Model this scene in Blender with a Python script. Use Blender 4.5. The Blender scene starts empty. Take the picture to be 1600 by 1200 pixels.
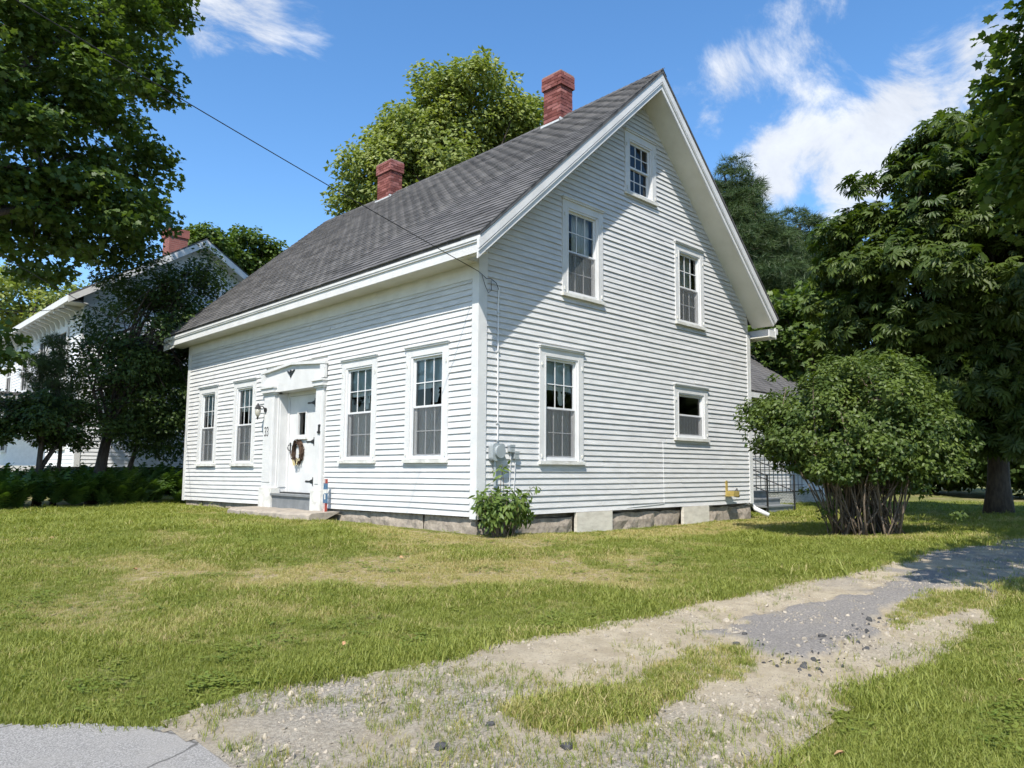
import bpy, math, random
import numpy as np
from mathutils import Vector, Matrix
R = math.radians
random.seed(7); rng = np.random.default_rng(7)
SC = bpy.context.scene
COL = SC.collection

# ------------------------------------------------------------------ camera
CAM = np.array([-7.2705, -8.2242, 0.7083]); F_PX = 1156.2; PITCH, YAW, ROLL = 0.095, 0.8003, 0.0077
fw = np.array([math.cos(YAW)*math.cos(PITCH), math.sin(YAW)*math.cos(PITCH), math.sin(PITCH)])
rt = np.cross(fw, [0, 0, 1]); rt /= np.linalg.norm(rt); up = np.cross(rt, fw)
r2 = rt*math.cos(ROLL)+up*math.sin(ROLL); u2 = -rt*math.sin(ROLL)+up*math.cos(ROLL)
cd = bpy.data.cameras.new('camera'); cam = bpy.data.objects.new('camera', cd); COL.objects.link(cam)
cam.matrix_world = Matrix(((r2[0], u2[0], -fw[0], CAM[0]), (r2[1], u2[1], -fw[1], CAM[1]), (r2[2], u2[2], -fw[2], CAM[2]), (0, 0, 0, 1)))
cd.sensor_width = 36; cd.lens = 36*F_PX/1600; cd.shift_y = 22.78/1600; cd.clip_end = 3000; cd.clip_start = 0.05
SC.camera = cam
FW2 = np.array([math.cos(YAW), math.sin(YAW)]); RT2 = np.array([FW2[1], -FW2[0]])

# ------------------------------------------------------------------ light and sky
SUN = Vector((-1.58, -1.0, 2.4)).normalized()          # towards the sun
sl = bpy.data.lights.new('sun', 'SUN'); so = bpy.data.objects.new('sun', sl); COL.objects.link(so)
sl.energy = 4.7; sl.angle = R(0.53); sl.color = (1.0, 0.95, 0.865)
so.rotation_euler = SUN.to_track_quat('Z', 'Y').to_euler()
so.location = (-30, -20, 40)
W = bpy.data.worlds.new('World'); SC.world = W; W.use_nodes = True
nt = W.node_tree; nt.nodes.clear()
def N(t, typ, **kw):
    n = t.nodes.new(typ)
    for k, v in kw.items():
        if k.startswith('i_'):
            key = k[2:]; key = int(key) if key.isdigit() else key
            n.inputs[key].default_value = v
        else: setattr(n, k, v)
    return n
L = lambda t, a, b: t.links.new(a, b)
def math_n(t, op, a, b=None, clamp=False):
    n = N(t, 'ShaderNodeMath', operation=op, use_clamp=clamp)
    for i, v in enumerate((a, b)):
        if v is None: continue
        if isinstance(v, (int, float)): n.inputs[i].default_value = v
        else: L(t, v, n.inputs[i])
    return n.outputs[0]
def maprange(t, v, a, b, c=0., d=1., smooth=True):
    n = N(t, 'ShaderNodeMapRange', interpolation_type='SMOOTHSTEP' if smooth else 'LINEAR')
    L(t, v, n.inputs[0]); n.inputs[1].default_value = a; n.inputs[2].default_value = b; n.inputs[3].default_value = c; n.inputs[4].default_value = d
    return n.outputs[0]
CLOUDS = ((1180, 262, 3.2, .30), (1250, 250, 3.8, .28), (1330, 245, 4.2, .26), (1410, 215, 4.5, .25), (1450, 120, 4.2, .26), (1380, 150, 3.5, .16), (1230, 190, 3, .16), (1210, 320, 2.6, .26), (1330, 330, 3.2, .28), (1590, 20, 4, .28), (1560, 110, 3.6, .24), (440, 20, 4.5, .30), (360, 25, 4.5, .28), (280, 35, 4.5, .24), (1095, 130, 3.6, .24), (1165, 110, 3.2, .24), (1265, 30, 3.2, .17), (1110, 205, 1.9, .16), (1270, 110, 2.8, .14), (560, 175, 3, .08), (700, 150, 22, -.2), (150, 250, 14, -.1), (950, 30, 10, -.15))
sky = N(nt, 'ShaderNodeTexSky', sky_type='NISHITA', sun_disc=False)
sky.sun_elevation = math.asin(SUN.z); sky.sun_rotation = math.atan2(SUN.x, SUN.y); sky.altitude = 50; sky.air_density = 1.0; sky.dust_density = 0.4; sky.ozone_density = 2.2
tc = N(nt, 'ShaderNodeTexCoord')
sep = N(nt, 'ShaderNodeSeparateXYZ'); L(nt, tc.outputs['Generated'], sep.inputs[0])
# view direction projected on a flat cloud layer high above
den = math_n(nt, 'ADD', math_n(nt, 'MAXIMUM', sep.outputs[2], 0.0), 0.35)
cmb = N(nt, 'ShaderNodeCombineXYZ'); L(nt, math_n(nt, 'DIVIDE', sep.outputs[0], den), cmb.inputs[0]); L(nt, math_n(nt, 'DIVIDE', sep.outputs[1], den), cmb.inputs[1])
mp = N(nt, 'ShaderNodeMapping'); L(nt, cmb.outputs[0], mp.inputs[0]); mp.inputs['Location'].default_value = (3.10, -1.55, 0); mp.inputs['Rotation'].default_value = (0, 0, R(-35)); mp.inputs['Scale'].default_value = (1.0, 1.7, 1)
n1 = N(nt, 'ShaderNodeTexNoise', i_Scale=3.6, i_Detail=12.0, i_Roughness=0.68, i_Distortion=0.5); L(nt, mp.outputs[0], n1.inputs['Vector'])
n2 = N(nt, 'ShaderNodeTexNoise', i_Scale=1.0, i_Detail=2.0); L(nt, mp.outputs[0], n2.inputs['Vector'])
def lobe(px_dir, half, gain):
    d = N(nt, 'ShaderNodeVectorMath', operation='DOT_PRODUCT'); L(nt, tc.outputs['Generated'], d.inputs[0]); d.inputs[1].default_value = px_dir
    return math_n(nt, 'MULTIPLY', maprange(nt, d.outputs['Value'], math.cos(R(half)), math.cos(R(half*.25))), gain)
def pdir(x, y):
    d = fw + r2*(x-800)/F_PX + u2*(622.78-y)/F_PX; return tuple(d/np.linalg.norm(d))
dens = math_n(nt, 'ADD', math_n(nt, 'MULTIPLY', n1.outputs[0], 1.7), math_n(nt, 'MULTIPLY', n2.outputs[0], 0.4))
# cloud banks seen in the photograph stand in these directions; the noise makes clouds elsewhere too
for a in CLOUDS:
    dens = math_n(nt, 'ADD', dens, lobe(pdir(*a[:2]), a[2], a[3]))
cl = maprange(nt, dens, 1.12, 1.58)
bright = maprange(nt, n1.outputs[0], 0.30, 0.75, 0.84, 1.08)
ccol = N(nt, 'ShaderNodeVectorMath', operation='SCALE'); ccol.inputs[0].default_value = (5.0, 5.2, 5.55); L(nt, bright, ccol.inputs['Scale'])
hs = N(nt, 'ShaderNodeHueSaturation', i_Saturation=1.22, i_Value=1.28); L(nt, sky.outputs[0], hs.inputs['Color'])
mix = N(nt, 'ShaderNodeMixRGB'); L(nt, math_n(nt, 'MULTIPLY', cl, 0.9), mix.inputs[0]); L(nt, hs.outputs[0], mix.inputs[1]); L(nt, ccol.outputs[0], mix.inputs[2])
bg = N(nt, 'ShaderNodeBackground', i_Strength=0.125); L(nt, mix.outputs[0], bg.inputs[0])
wo = N(nt, 'ShaderNodeOutputWorld'); L(nt, bg.outputs[0], wo.inputs[0])
SC.view_settings.view_transform = 'Standard'; SC.view_settings.look = 'None'; SC.view_settings.gamma = 1.0; SC.view_settings.use_curve_mapping = False
SC.view_settings.exposure = 0.62
try:
    SC.cycles.adaptive_threshold = 0.02; SC.cycles.max_bounces = 5; SC.cycles.diffuse_bounces = 3; SC.cycles.glossy_bounces = 2; SC.cycles.transmission_bounces = 3; SC.cycles.transparent_max_bounces = 10
except Exception: pass

# ------------------------------------------------------------------ materials
MATS = {}
def new_mat(name):
    m = bpy.data.materials.new(name); m.use_nodes = True; m.node_tree.nodes.clear(); MATS[name] = m
    return m, m.node_tree
def surf(name, c1, c2, scale=6.0, rough=0.7, bump=0.0, bscale=60.0, detail=6.0, stretch=(1, 1, 1), spec=0.3, metal=0.0, dirt=None, dscale=2.0, damt=(0.6, 0.75)):
    m, t = new_mat(name)
    out = N(t, 'ShaderNodeOutputMaterial'); p = N(t, 'ShaderNodeBsdfPrincipled', i_Roughness=rough, i_Metallic=metal); p.inputs['Specular IOR Level'].default_value = spec
    g = N(t, 'ShaderNodeNewGeometry'); mpn = N(t, 'ShaderNodeMapping'); mpn.inputs['Scale'].default_value = stretch; L(t, g.outputs['Position'], mpn.inputs[0])
    n = N(t, 'ShaderNodeTexNoise', i_Scale=scale, i_Detail=detail, i_Roughness=0.65); L(t, mpn.outputs[0], n.inputs['Vector'])
    mx = N(t, 'ShaderNodeMixRGB'); mx.inputs[1].default_value = (*c1, 1); mx.inputs[2].default_value = (*c2, 1); L(t, maprange(t, n.outputs[0], .35, .68), mx.inputs[0]); colr = mx.outputs[0]
    if dirt:
        n3 = N(t, 'ShaderNodeTexNoise', i_Scale=dscale, i_Detail=10.0, i_Roughness=0.75); L(t, mpn.outputs[0], n3.inputs['Vector'])
        m3 = N(t, 'ShaderNodeMixRGB'); L(t, maprange(t, n3.outputs[0], *damt), m3.inputs[0]); L(t, colr, m3.inputs[1]); m3.inputs[2].default_value = (*dirt, 1); colr = m3.outputs[0]
    L(t, colr, p.inputs['Base Color'])
    if bump:
        nb = N(t, 'ShaderNodeTexNoise', i_Scale=bscale, i_Detail=5.0); L(t, mpn.outputs[0], nb.inputs['Vector'])
        b = N(t, 'ShaderNodeBump', i_Strength=bump, i_Distance=0.01); L(t, nb.outputs[0], b.inputs['Height']); L(t, b.outputs[0], p.inputs['Normal'])
    L(t, p.outputs[0], out.inputs[0]); return m
surf('paint', (.625, .622, .61), (.56, .557, .547), 3.0, .55, .35, 45, dirt=(.60, .60, .57), dscale=7.0, damt=(.66, .80), spec=.25)
surf('siding', (.605, .60, .59), (.515, .512, .505), 2.2, .6, .5, 30, stretch=(1, 1, 4), dirt=(.36, .34, .30), dscale=13.0, damt=(.62, .74), spec=.2)
surf('soffit_beige', (.62, .60, .53), (.55, .53, .46), 2.0, .7, .2, 30, dirt=(.42, .40, .34), dscale=3.0)  # beige tone for the soffits, warmer than the trim
surf('old_paint', (.66, .655, .62), (.50, .49, .45), 5.0, .75, .6, 40, dirt=(.33, .30, .25), dscale=14.0, damt=(.58, .72))
surf('vinyl', (.66, .66, .655), (.62, .62, .62), 3.0, .35, 0)
surf('nb_siding', (.74, .745, .75), (.66, .665, .67), 2.0, .6, .3, 30, stretch=(1, 1, 4))
surf('grey_step', (.20, .21, .215), (.15, .16, .165), 5.0, .6, .2, 40)
surf('black_iron', (.012, .012, .013), (.02, .02, .02), 9.0, .45, .2, 60, spec=.5)
surf('granite', (.34, .29, .235), (.20, .17, .14), 9.0, .85, 1.0, 22, dirt=(.33, .29, .24), dscale=26.0)
surf('step_stone', (.36, .31, .25), (.25, .22, .185), 7.0, .85, .8, 30, dirt=(.42, .38, .31), dscale=20.0)
surf('hatch_board', (.62, .58, .50), (.50, .46, .39), 4.0, .75, .4, 25, stretch=(1, 1, 3), dirt=(.34, .31, .27), dscale=8.0)
surf('brick', (.25, .062, .045), (.17, .040, .032), 4.0, .85, .6, 40, dirt=(.30, .11, .085), dscale=9.0)
_t = MATS['brick'].node_tree; _p = [n for n in _t.nodes if n.type == 'BSDF_PRINCIPLED'][0]; _src = _p.inputs['Base Color'].links[0].from_socket; _oi = N(_t, 'ShaderNodeObjectInfo')
_hs = N(_t, 'ShaderNodeHueSaturation'); L(_t, maprange(_t, _oi.outputs['Random'], 0, 1, .55, 1.35, False), _hs.inputs['Value']); L(_t, maprange(_t, _oi.outputs['Random'], 0, 1, .95, .78, False), _hs.inputs['Saturation']); L(_t, _src, _hs.inputs['Color']); L(_t, _hs.outputs[0], _p.inputs['Base Color'])
surf('mortar', (.30, .20, .17), (.24, .15, .13), 12.0, .9, .5, 50)
surf('bark', (.085, .068, .052), (.040, .032, .026), 7.0, .9, 1.0, 18, stretch=(3, 3, .7))
surf('twig', (.16, .12, .085), (.075, .058, .042), 9.0, .85, .6, 30, stretch=(2, 2, .6))
surf('wire', (.015, .014, .014), (.02, .02, .02), 5.0, .6, 0)
surf('meter_grey', (.36, .39, .40), (.31, .34, .35), 7.0, .45, .1, 40, metal=.25, spec=.5)
surf('galv', (.55, .56, .56), (.45, .46, .46), 8.0, .5, .1, 40)
surf('yellow_paint', (.36, .27, .08), (.28, .21, .06), 8.0, .55, .1, 40)
surf('red_paint', (.36, .07, .05), (.26, .05, .04), 14.0, .7, .2, 40)
surf('blue_paint', (.055, .12, .21), (.09, .17, .26), 14.0, .7, .2, 40)
surf('straw_wreath', (.09, .055, .035), (.045, .028, .02), 40.0, .9, .6, 60)
surf('flower', (.55, .42, .12), (.60, .56, .42), 40.0, .8, .2, 60)
surf('curtain', (.78, .78, .75), (.70, .70, .67), 5.0, .9, 0)
surf('shade_cloth', (.45, .52, .52), (.40, .46, .46), 5.0, .85, 0)
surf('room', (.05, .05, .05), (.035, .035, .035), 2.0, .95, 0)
surf('clear_bulb', (.45, .43, .36), (.35, .33, .27), 20.0, .2, 0, spec=.6)
surf('dead_leaf', (.34, .17, .08), (.42, .28, .14), 40.0, .8, .2, 60)
surf('pebble', (.40, .345, .265), (.23, .20, .16), 30.0, .9, .4, 80)
surf('chunk', (.05, .05, .05), (.085, .082, .08), 30.0, .95, .8, 80)
surf('tan_wall', (.55, .50, .40), (.47, .42, .34), 1.0, .8, 0)
# glass and screen
m, t = new_mat('glass'); out = N(t, 'ShaderNodeOutputMaterial'); tr = N(t, 'ShaderNodeBsdfTransparent'); tr.inputs[0].default_value = (.88, .91, .90, 1); gl = N(t, 'ShaderNodeBsdfGlossy', i_Roughness=.02); fr = N(t, 'ShaderNodeFresnel', i_IOR=1.5); mxs = N(t, 'ShaderNodeMixShader')
g = N(t, 'ShaderNodeNewGeometry'); nz = N(t, 'ShaderNodeTexNoise', i_Scale=2.5, i_Detail=1.0); L(t, g.outputs['Position'], nz.inputs['Vector']); b = N(t, 'ShaderNodeBump', i_Strength=.06, i_Distance=.05); L(t, nz.outputs[0], b.inputs['Height']); L(t, b.outputs[0], gl.inputs['Normal'])
L(t, math_n(t, 'MULTIPLY', fr.outputs[0], 1.0, True), mxs.inputs[0]); L(t, tr.outputs[0], mxs.inputs[1]); L(t, gl.outputs[0], mxs.inputs[2]); L(t, mxs.outputs[0], out.inputs[0])
m, t = new_mat('screen'); out = N(t, 'ShaderNodeOutputMaterial'); tr = N(t, 'ShaderNodeBsdfTransparent'); df = N(t, 'ShaderNodeBsdfDiffuse'); df.inputs[0].default_value = (.15, .155, .16, 1); mxs = N(t, 'ShaderNodeMixShader', i_0=.27); L(t, tr.outputs[0], mxs.inputs[1]); L(t, df.outputs[0], mxs.inputs[2]); L(t, mxs.outputs[0], out.inputs[0])
# roof shingles: each tab its own shade
m, t = new_mat('shingle'); out = N(t, 'ShaderNodeOutputMaterial'); p = N(t, 'ShaderNodeBsdfPrincipled', i_Roughness=.9); p.inputs['Specular IOR Level'].default_value = .2
g = N(t, 'ShaderNodeNewGeometry'); sp = N(t, 'ShaderNodeSeparateXYZ'); L(t, g.outputs['Position'], sp.inputs[0])
cb = N(t, 'ShaderNodeCombineXYZ'); row_ = math_n(t, 'FLOOR', math_n(t, 'DIVIDE', math_n(t, 'ADD', sp.outputs[0], .4895), .14/math.hypot(1, .9228))); L(t, math_n(t, 'FLOOR', math_n(t, 'ADD', math_n(t, 'DIVIDE', math_n(t, 'ADD', sp.outputs[1], .7375), .305), math_n(t, 'MULTIPLY', row_, -.5))), cb.inputs[0]); L(t, row_, cb.inputs[1])
wn = N(t, 'ShaderNodeTexWhiteNoise', noise_dimensions='2D'); L(t, cb.outputs[0], wn.inputs['Vector'])
nn = N(t, 'ShaderNodeTexNoise', i_Scale=.7, i_Detail=6.0); L(t, g.outputs['Position'], nn.inputs['Vector'])
gr_ = N(t, 'ShaderNodeTexNoise', i_Scale=90.0, i_Detail=3.0); L(t, g.outputs['Position'], gr_.inputs['Vector'])
v = math_n(t, 'ADD', math_n(t, 'MULTIPLY', wn.outputs[0], .40), math_n(t, 'ADD', math_n(t, 'MULTIPLY', nn.outputs[0], .45), math_n(t, 'MULTIPLY', gr_.outputs[0], .35)))
rp = N(t, 'ShaderNodeValToRGB'); L(t, v, rp.inputs[0]); rp.color_ramp.elements[0].position = .30; rp.color_ramp.elements[0].color = (.055, .054, .055, 1); rp.color_ramp.elements[1].position = 1.0; rp.color_ramp.elements[1].color = (.165, .158, .155, 1)
b = N(t, 'ShaderNodeBump', i_Strength=.6, i_Distance=.006); L(t, gr_.outputs[0], b.inputs['Height']); L(t, b.outputs[0], p.inputs['Normal'])
L(t, rp.outputs[0], p.inputs['Base Color']); L(t, p.outputs[0], out.inputs[0])
def leaf_mat(name, dark, light, trans=.30, tcol=None, rough=.5, attr_type='GEOMETRY', third=None):
    m, t = new_mat(name); out = N(t, 'ShaderNodeOutputMaterial')
    at = N(t, 'ShaderNodeAttribute', attribute_name='tint', attribute_type=attr_type)
    rp = N(t, 'ShaderNodeValToRGB'); L(t, at.outputs['Fac'], rp.inputs[0]); e = rp.color_ramp.elements; e[0].color = (*dark, 1); e[1].color = (*light, 1)
    if third: k = e.new(.6); k.color = (*light, 1); e[2].color = (*third, 1)
    p = N(t, 'ShaderNodeBsdfPrincipled', i_Roughness=rough); p.inputs['Specular IOR Level'].default_value = .35; L(t, rp.outputs[0], p.inputs['Base Color'])
    tl = N(t, 'ShaderNodeBsdfTranslucent'); mm = N(t, 'ShaderNodeMixRGB', blend_type='MULTIPLY', i_0=1.0); L(t, rp.outputs[0], mm.inputs[1]); mm.inputs[2].default_value = (*(tcol or (1.5, 1.6, .6)), 1); L(t, mm.outputs[0], tl.inputs[0])
    ms = N(t, 'ShaderNodeMixShader', i_0=trans); L(t, p.outputs[0], ms.inputs[1]); L(t, tl.outputs[0], ms.inputs[2]); L(t, ms.outputs[0], out.inputs[0]); return m
leaf_mat('maple_leaf', (.042, .080, .016), (.120, .170, .030))
leaf_mat('maple_seeded', (.110, .150, .028), (.30, .33, .10))
leaf_mat('chestnut_leaf', (.034, .064, .012), (.095, .130, .022))
leaf_mat('lilac_leaf', (.038, .070, .015), (.120, .162, .030))
leaf_mat('dark_leaf', (.030, .058, .014), (.080, .118, .024))
leaf_mat('pine_leaf', (.028, .055, .018), (.070, .105, .030), trans=.12)
leaf_mat('peony_leaf', (.070, .120, .026), (.150, .205, .045))
leaf_mat('fern_leaf', (.030, .070, .014), (.075, .125, .024))
leaf_mat('grass_blade', (.150, .182, .027), (.285, .305, .068), trans=.35, tcol=(1.3, 1.35, .6), rough=.55, attr_type='INSTANCER', third=(.46, .37, .185))
leaf_mat('weed_blade', (.12, .17, .025), (.22, .24, .045), trans=.3, attr_type='INSTANCER', third=(.36, .29, .13))
# ground materials (masks are stored on the ground's vertices)
def attr(t, n): return N(t, 'ShaderNodeAttribute', attribute_name=n).outputs['Fac']
def mixc(t, f, a, b):
    n = N(t, 'ShaderNodeMixRGB'); L(t, f, n.inputs[0])
    for i, c in ((1, a), (2, b)):
        if isinstance(c, tuple): n.inputs[i].default_value = (*c, 1)
        else: L(t, c, n.inputs[i])
    return n.outputs[0]
def noise(t, scale, detail=6., rough=.6):
    g = N(t, 'ShaderNodeNewGeometry'); n = N(t, 'ShaderNodeTexNoise', i_Scale=scale, i_Detail=detail, i_Roughness=rough); L(t, g.outputs['Position'], n.inputs['Vector']); return n.outputs[0]
def finish(t, col, rough, h, strength, dist):
    out = N(t, 'ShaderNodeOutputMaterial'); p = N(t, 'ShaderNodeBsdfPrincipled', i_Roughness=rough); p.inputs['Specular IOR Level'].default_value = .15; L(t, col, p.inputs['Base Color'])
    b = N(t, 'ShaderNodeBump', i_Strength=strength, i_Distance=dist); L(t, h, b.inputs['Height']); L(t, b.outputs[0], p.inputs['Normal']); L(t, p.outputs[0], out.inputs[0])
m, t = new_mat('lawn_soil')
c = mixc(t, maprange(t, noise(t, 14., 8.), .35, .65), (.115, .130, .030), (.19, .19, .07)); c = mixc(t, attr(t, 'dry'), c, mixc(t, maprange(t, noise(t, 22., 8.), .35, .65), (.22, .175, .095), (.36, .29, .17)))
finish(t, c, .95, noise(t, 60., 6.), .8, .03)
m, t = new_mat('driveway')
sand = mixc(t, maprange(t, noise(t, 5., 9., .7), .35, .65), (.345, .285, .195), (.455, .385, .275)); sand = mixc(t, maprange(t, noise(t, 70., 4.), .55, .7), sand, (.20, .175, .145))
grav = mixc(t, maprange(t, noise(t, 45., 6., .75), .38, .62), (.20, .18, .15), (.40, .36, .295))
c = mixc(t, attr(t, 'gravel'), sand, grav)
asph = mixc(t, maprange(t, noise(t, 55., 6., .8), .35, .68), (.165, .152, .138), (.33, .30, .265)); asph = mixc(t, maprange(t, noise(t, 3., 8., .7), .5, .68), asph, (.27, .24, .19))
c = mixc(t, attr(t, 'asph'), c, asph)
finish(t, c, .95, noise(t, 50., 8., .8), .9, .02)
m, t = new_mat('road')
c = mixc(t, maprange(t, noise(t, 120., 4., .8), .40, .62), (.17, .162, .15), (.37, .355, .33)); c = mixc(t, maprange(t, noise(t, 1.5, 8.), .42, .7), c, (.28, .265, .24))
_g = N(t, 'ShaderNodeNewGeometry'); _nz = N(t, 'ShaderNodeTexNoise', i_Scale=2.0, i_Detail=6.0); L(t, _g.outputs['Position'], _nz.inputs['Vector']); _mx = N(t, 'ShaderNodeMixRGB', i_0=.25); L(t, _g.outputs['Position'], _mx.inputs[1]); L(t, _nz.outputs['Color'], _mx.inputs[2]); _vo = N(t, 'ShaderNodeTexVoronoi', feature='DISTANCE_TO_EDGE', i_Scale=1.6); L(t, _mx.outputs[0], _vo.inputs['Vector'])
c = mixc(t, maprange(t, _vo.outputs['Distance'], .004, .016, .75, 0.), c, (.07, .066, .06))
finish(t, c, .95, noise(t, 120., 4., .8), .7, .008)

# ------------------------------------------------------------------ helpers
def link(o, parent=None):
    COL.objects.link(o)
    if parent is not None: o.parent = parent
    return o
def tag(o, label=None, cat=None, group=None, kind=None):
    for k, v in (('label', label), ('category', cat), ('group', group), ('kind', kind)):
        if v: o[k] = v
    return o
def empty(name, label=None, cat=None, parent=None, loc=(0, 0, 0), group=None):
    o = bpy.data.objects.new(name, None); o.location = loc; o.empty_display_size = .2; link(o, parent); return tag(o, label, cat, group)
class MB:
    def __init__(s): s.v = []; s.f = []
    def add(s, vs, fs):
        o = len(s.v); s.v += [tuple(map(float, a)) for a in vs]; s.f += [tuple(o+i for i in f) for f in fs]; return s
    def box(s, x0, x1, y0, y1, z0, z1):
        x0, x1 = sorted((x0, x1)); y0, y1 = sorted((y0, y1)); z0, z1 = sorted((z0, z1))
        return s.add([(x0, y0, z0), (x1, y0, z0), (x1, y1, z0), (x0, y1, z0), (x0, y0, z1), (x1, y0, z1), (x1, y1, z1), (x0, y1, z1)],
                     [(0, 3, 2, 1), (4, 5, 6, 7), (0, 1, 5, 4), (1, 2, 6, 5), (2, 3, 7, 6), (3, 0, 4, 7)])
    def prism(s, poly, d):          # planar polygon (3d points) extruded by vector d
        n = len(poly); q = [tuple(a[i]+d[i] for i in range(3)) for a in poly]
        return s.add(list(poly)+q, [tuple(range(n))[::-1], tuple(range(n, 2*n))]+[(i, (i+1) % n, n+(i+1) % n, n+i) for i in range(n)])
    def quad(s, a, b, c, d): return s.add([a, b, c, d], [(0, 1, 2, 3)])
    def tube(s, pts, rad, k=6, cap=True):
        pts = [Vector([float(c) for c in p]) for p in pts]; rad = [float(q) for q in rad] if hasattr(rad, '__len__') else [rad]*len(pts); vs = []; fs = []
        for i, p in enumerate(pts):
            d = (pts[min(i+1, len(pts)-1)]-pts[max(i-1, 0)]).normalized(); a = d.cross(Vector((0, 0, 1)) if abs(d.z) < .9 else Vector((1, 0, 0))).normalized(); b = d.cross(a)
            vs += [tuple(p+rad[i]*(a*math.cos(2*math.pi*j/k)+b*math.sin(2*math.pi*j/k))) for j in range(k)]
        for i in range(len(pts)-1):
            fs += [(i*k+j, i*k+(j+1) % k, (i+1)*k+(j+1) % k, (i+1)*k+j) for j in range(k)]
        if cap: fs += [tuple(range(k))[::-1], tuple((len(pts)-1)*k+j for j in range(k))]
        return s.add(vs, fs)
    def mesh(s, name):
        me = bpy.data.meshes.new(name); me.from_pydata(s.v, [], s.f); me.update(); return me
    def build(s, name, mat, parent=None, smooth=False, **kw):
        me = s.mesh(name); me.materials.append(MATS[mat]); o = bpy.data.objects.new(name, me); link(o, parent)
        if smooth: me.polygons.foreach_set('use_smooth', [True]*len(me.polygons))
        return tag(o, **kw)
def ss(a, b, x): t = np.clip((np.asarray(x, float)-a)/(b-a), 0, 1); return t*t*(3-2*t)
_perm = np.random.default_rng(3).random((256, 256))
def vnoise(x, y):
    xi = np.floor(x).astype(int); yi = np.floor(y).astype(int); fx = x-xi; fy = y-yi; fx = fx*fx*(3-2*fx); fy = fy*fy*(3-2*fy)
    h = lambda a, b: _perm[a % 256, b % 256]
    return (h(xi, yi)*(1-fx)+h(xi+1, yi)*fx)*(1-fy)+(h(xi, yi+1)*(1-fx)+h(xi+1, yi+1)*fx)*fy
def fbm(x, y, o=4):
    s = 0; a = .5
    for i in range(o): s = s+a*vnoise(x*2**i+17*i, y*2**i+5*i); a *= .5
    return s/(1-.5**o)
def ground_z(x, y):
    x = np.asarray(x, float); y = np.asarray(y, float)
    s = (x-CAM[0])*FW2[0]+(y-CAM[1])*FW2[1]; t = np.maximum(0, 11.5-s); t = np.minimum(t, 25)
    z = -.255-.06*t*t/(t+1.2)
    z = z-.10*ss(0, 2.5, x)*ss(3, 0, y)*ss(-5, -2, y)
    return z+.05*(fbm(x*.5, y*.5, 3)-.5)*ss(.5, 3, np.hypot(np.maximum(np.maximum(-x, x-8.2), 0), np.maximum(-y, 0)))
def gz(x, y): return float(ground_z(np.array([x]), np.array([y]))[0])
def sdist(poly, x, y):               # signed distance, positive inside
    P = np.array(poly, float); d = np.full(x.shape, 1e9); ins = np.zeros(x.shape, bool)
    for i in range(len(P)):
        a = P[i]; b = P[(i+1) % len(P)]; e = b-a; wx = x-a[0]; wy = y-a[1]; tt = np.clip((wx*e[0]+wy*e[1])/(e@e), 0, 1)
        d = np.minimum(d, np.hypot(wx-tt*e[0], wy-tt*e[1]))
        c = ((a[1] <= y) & (b[1] > y)) | ((b[1] <= y) & (a[1] > y)); xx = a[0]+(y-a[1])/(e[1] if e[1] else 1e-9)*e[0]; ins ^= c & (x < xx)
    return np.where(ins, d, -d)

# ------------------------------------------------------------------ ground
DRIVE = [(-5.67, -4.11), (-5.26, -4.07), (-4.7, -4.25), (-4.1, -4.37), (-3.54, -4.4), (-2.97, -4.5), (-2.28, -4.58), (-1.51, -4.63), (-0.66, -4.72), (0.66, -4.9), (1.47, -5.1), (2.25, -5.2), (3.24, -5.2), (5.06, -5.5), (9.11, -6.4), (14, -7.4), (14, -9.2), (9, -8.3), (4.85, -7.2), (3.18, -6.6), (2.32, -6.26), (1.62, -6.13), (0.38, -6.34), (-0.11, -6.41), (-1.28, -6.39), (-2.15, -6.35), (-2.9, -6.33), (-3.62, -6.38), (-4.04, -6.46), (-4.5, -6.63), (-5.2, -7.2), (-6.6, -6.6), (-6.0, -5.4), (-5.69, -4.92), (-5.68, -4.47)]
ROAD = [(-20, 12.0), (-7.59, -2.32), (-6.39, -3.5), (-6.02, -3.8), (-5.73, -4.17), (-5.68, -4.47), (-5.69, -4.92), (-5.85, -5.47), (-5.3, -6.9), (-4.6, -7.6), (6, -20), (0, -26), (-26, 6)]
ISLAND = [(-4.28, -5.19), (-3.91, -5.32), (-3.52, -5.48), (-2.7, -5.30), (-2.38, -5.52), (-2.75, -5.80), (-3.44, -5.7), (-3.97, -5.72), (-4.36, -5.58), (-4.41, -5.37)]
ISLAND2 = [(-0.47, -5.88), (0.43, -5.88), (0.94, -6.18), (0.4, -6.36), (-0.41, -6.13), (-0.98, -6.07)]
PATCH = [(-2.22, -5.18), (-1.07, -5.24), (-0.12, -5.4), (1.09, -5.45), (1.77, -5.5), (1.49, -5.87), (-0.75, -5.86), (-1.70, -6.02), (-2.45, -6.02), (-2.40, -5.66), (-2.25, -5.33)]
DRY = [(-4.77, 0.93), (-2.24, 0.52), (0.06, -0.3), (0.48, -2.57), (-1.17, -3.9), (-2.93, -3.5), (-3.98, -2.3), (-4.8, -1.15)]
STRAW = [(-0.52, 2.71), (-0.03, -0.05), (2.11, -.3), (7.2, -.3), (7.6, -1.5), (4.17, -1.6), (0.92, -1.4), (-0.5, -1.0), (-1.3, 0.81)]
def drive_d(x, y): return .13+sdist(DRIVE, x, y)+.22*(fbm(x*2.2, y*2.2, 4)-.5)+.10*(fbm(x*9, y*9, 3)-.5)
def road_d(x, y): return sdist(ROAD, x, y)+.10*(fbm(x*5+9, y*5, 4)-.5)
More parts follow.
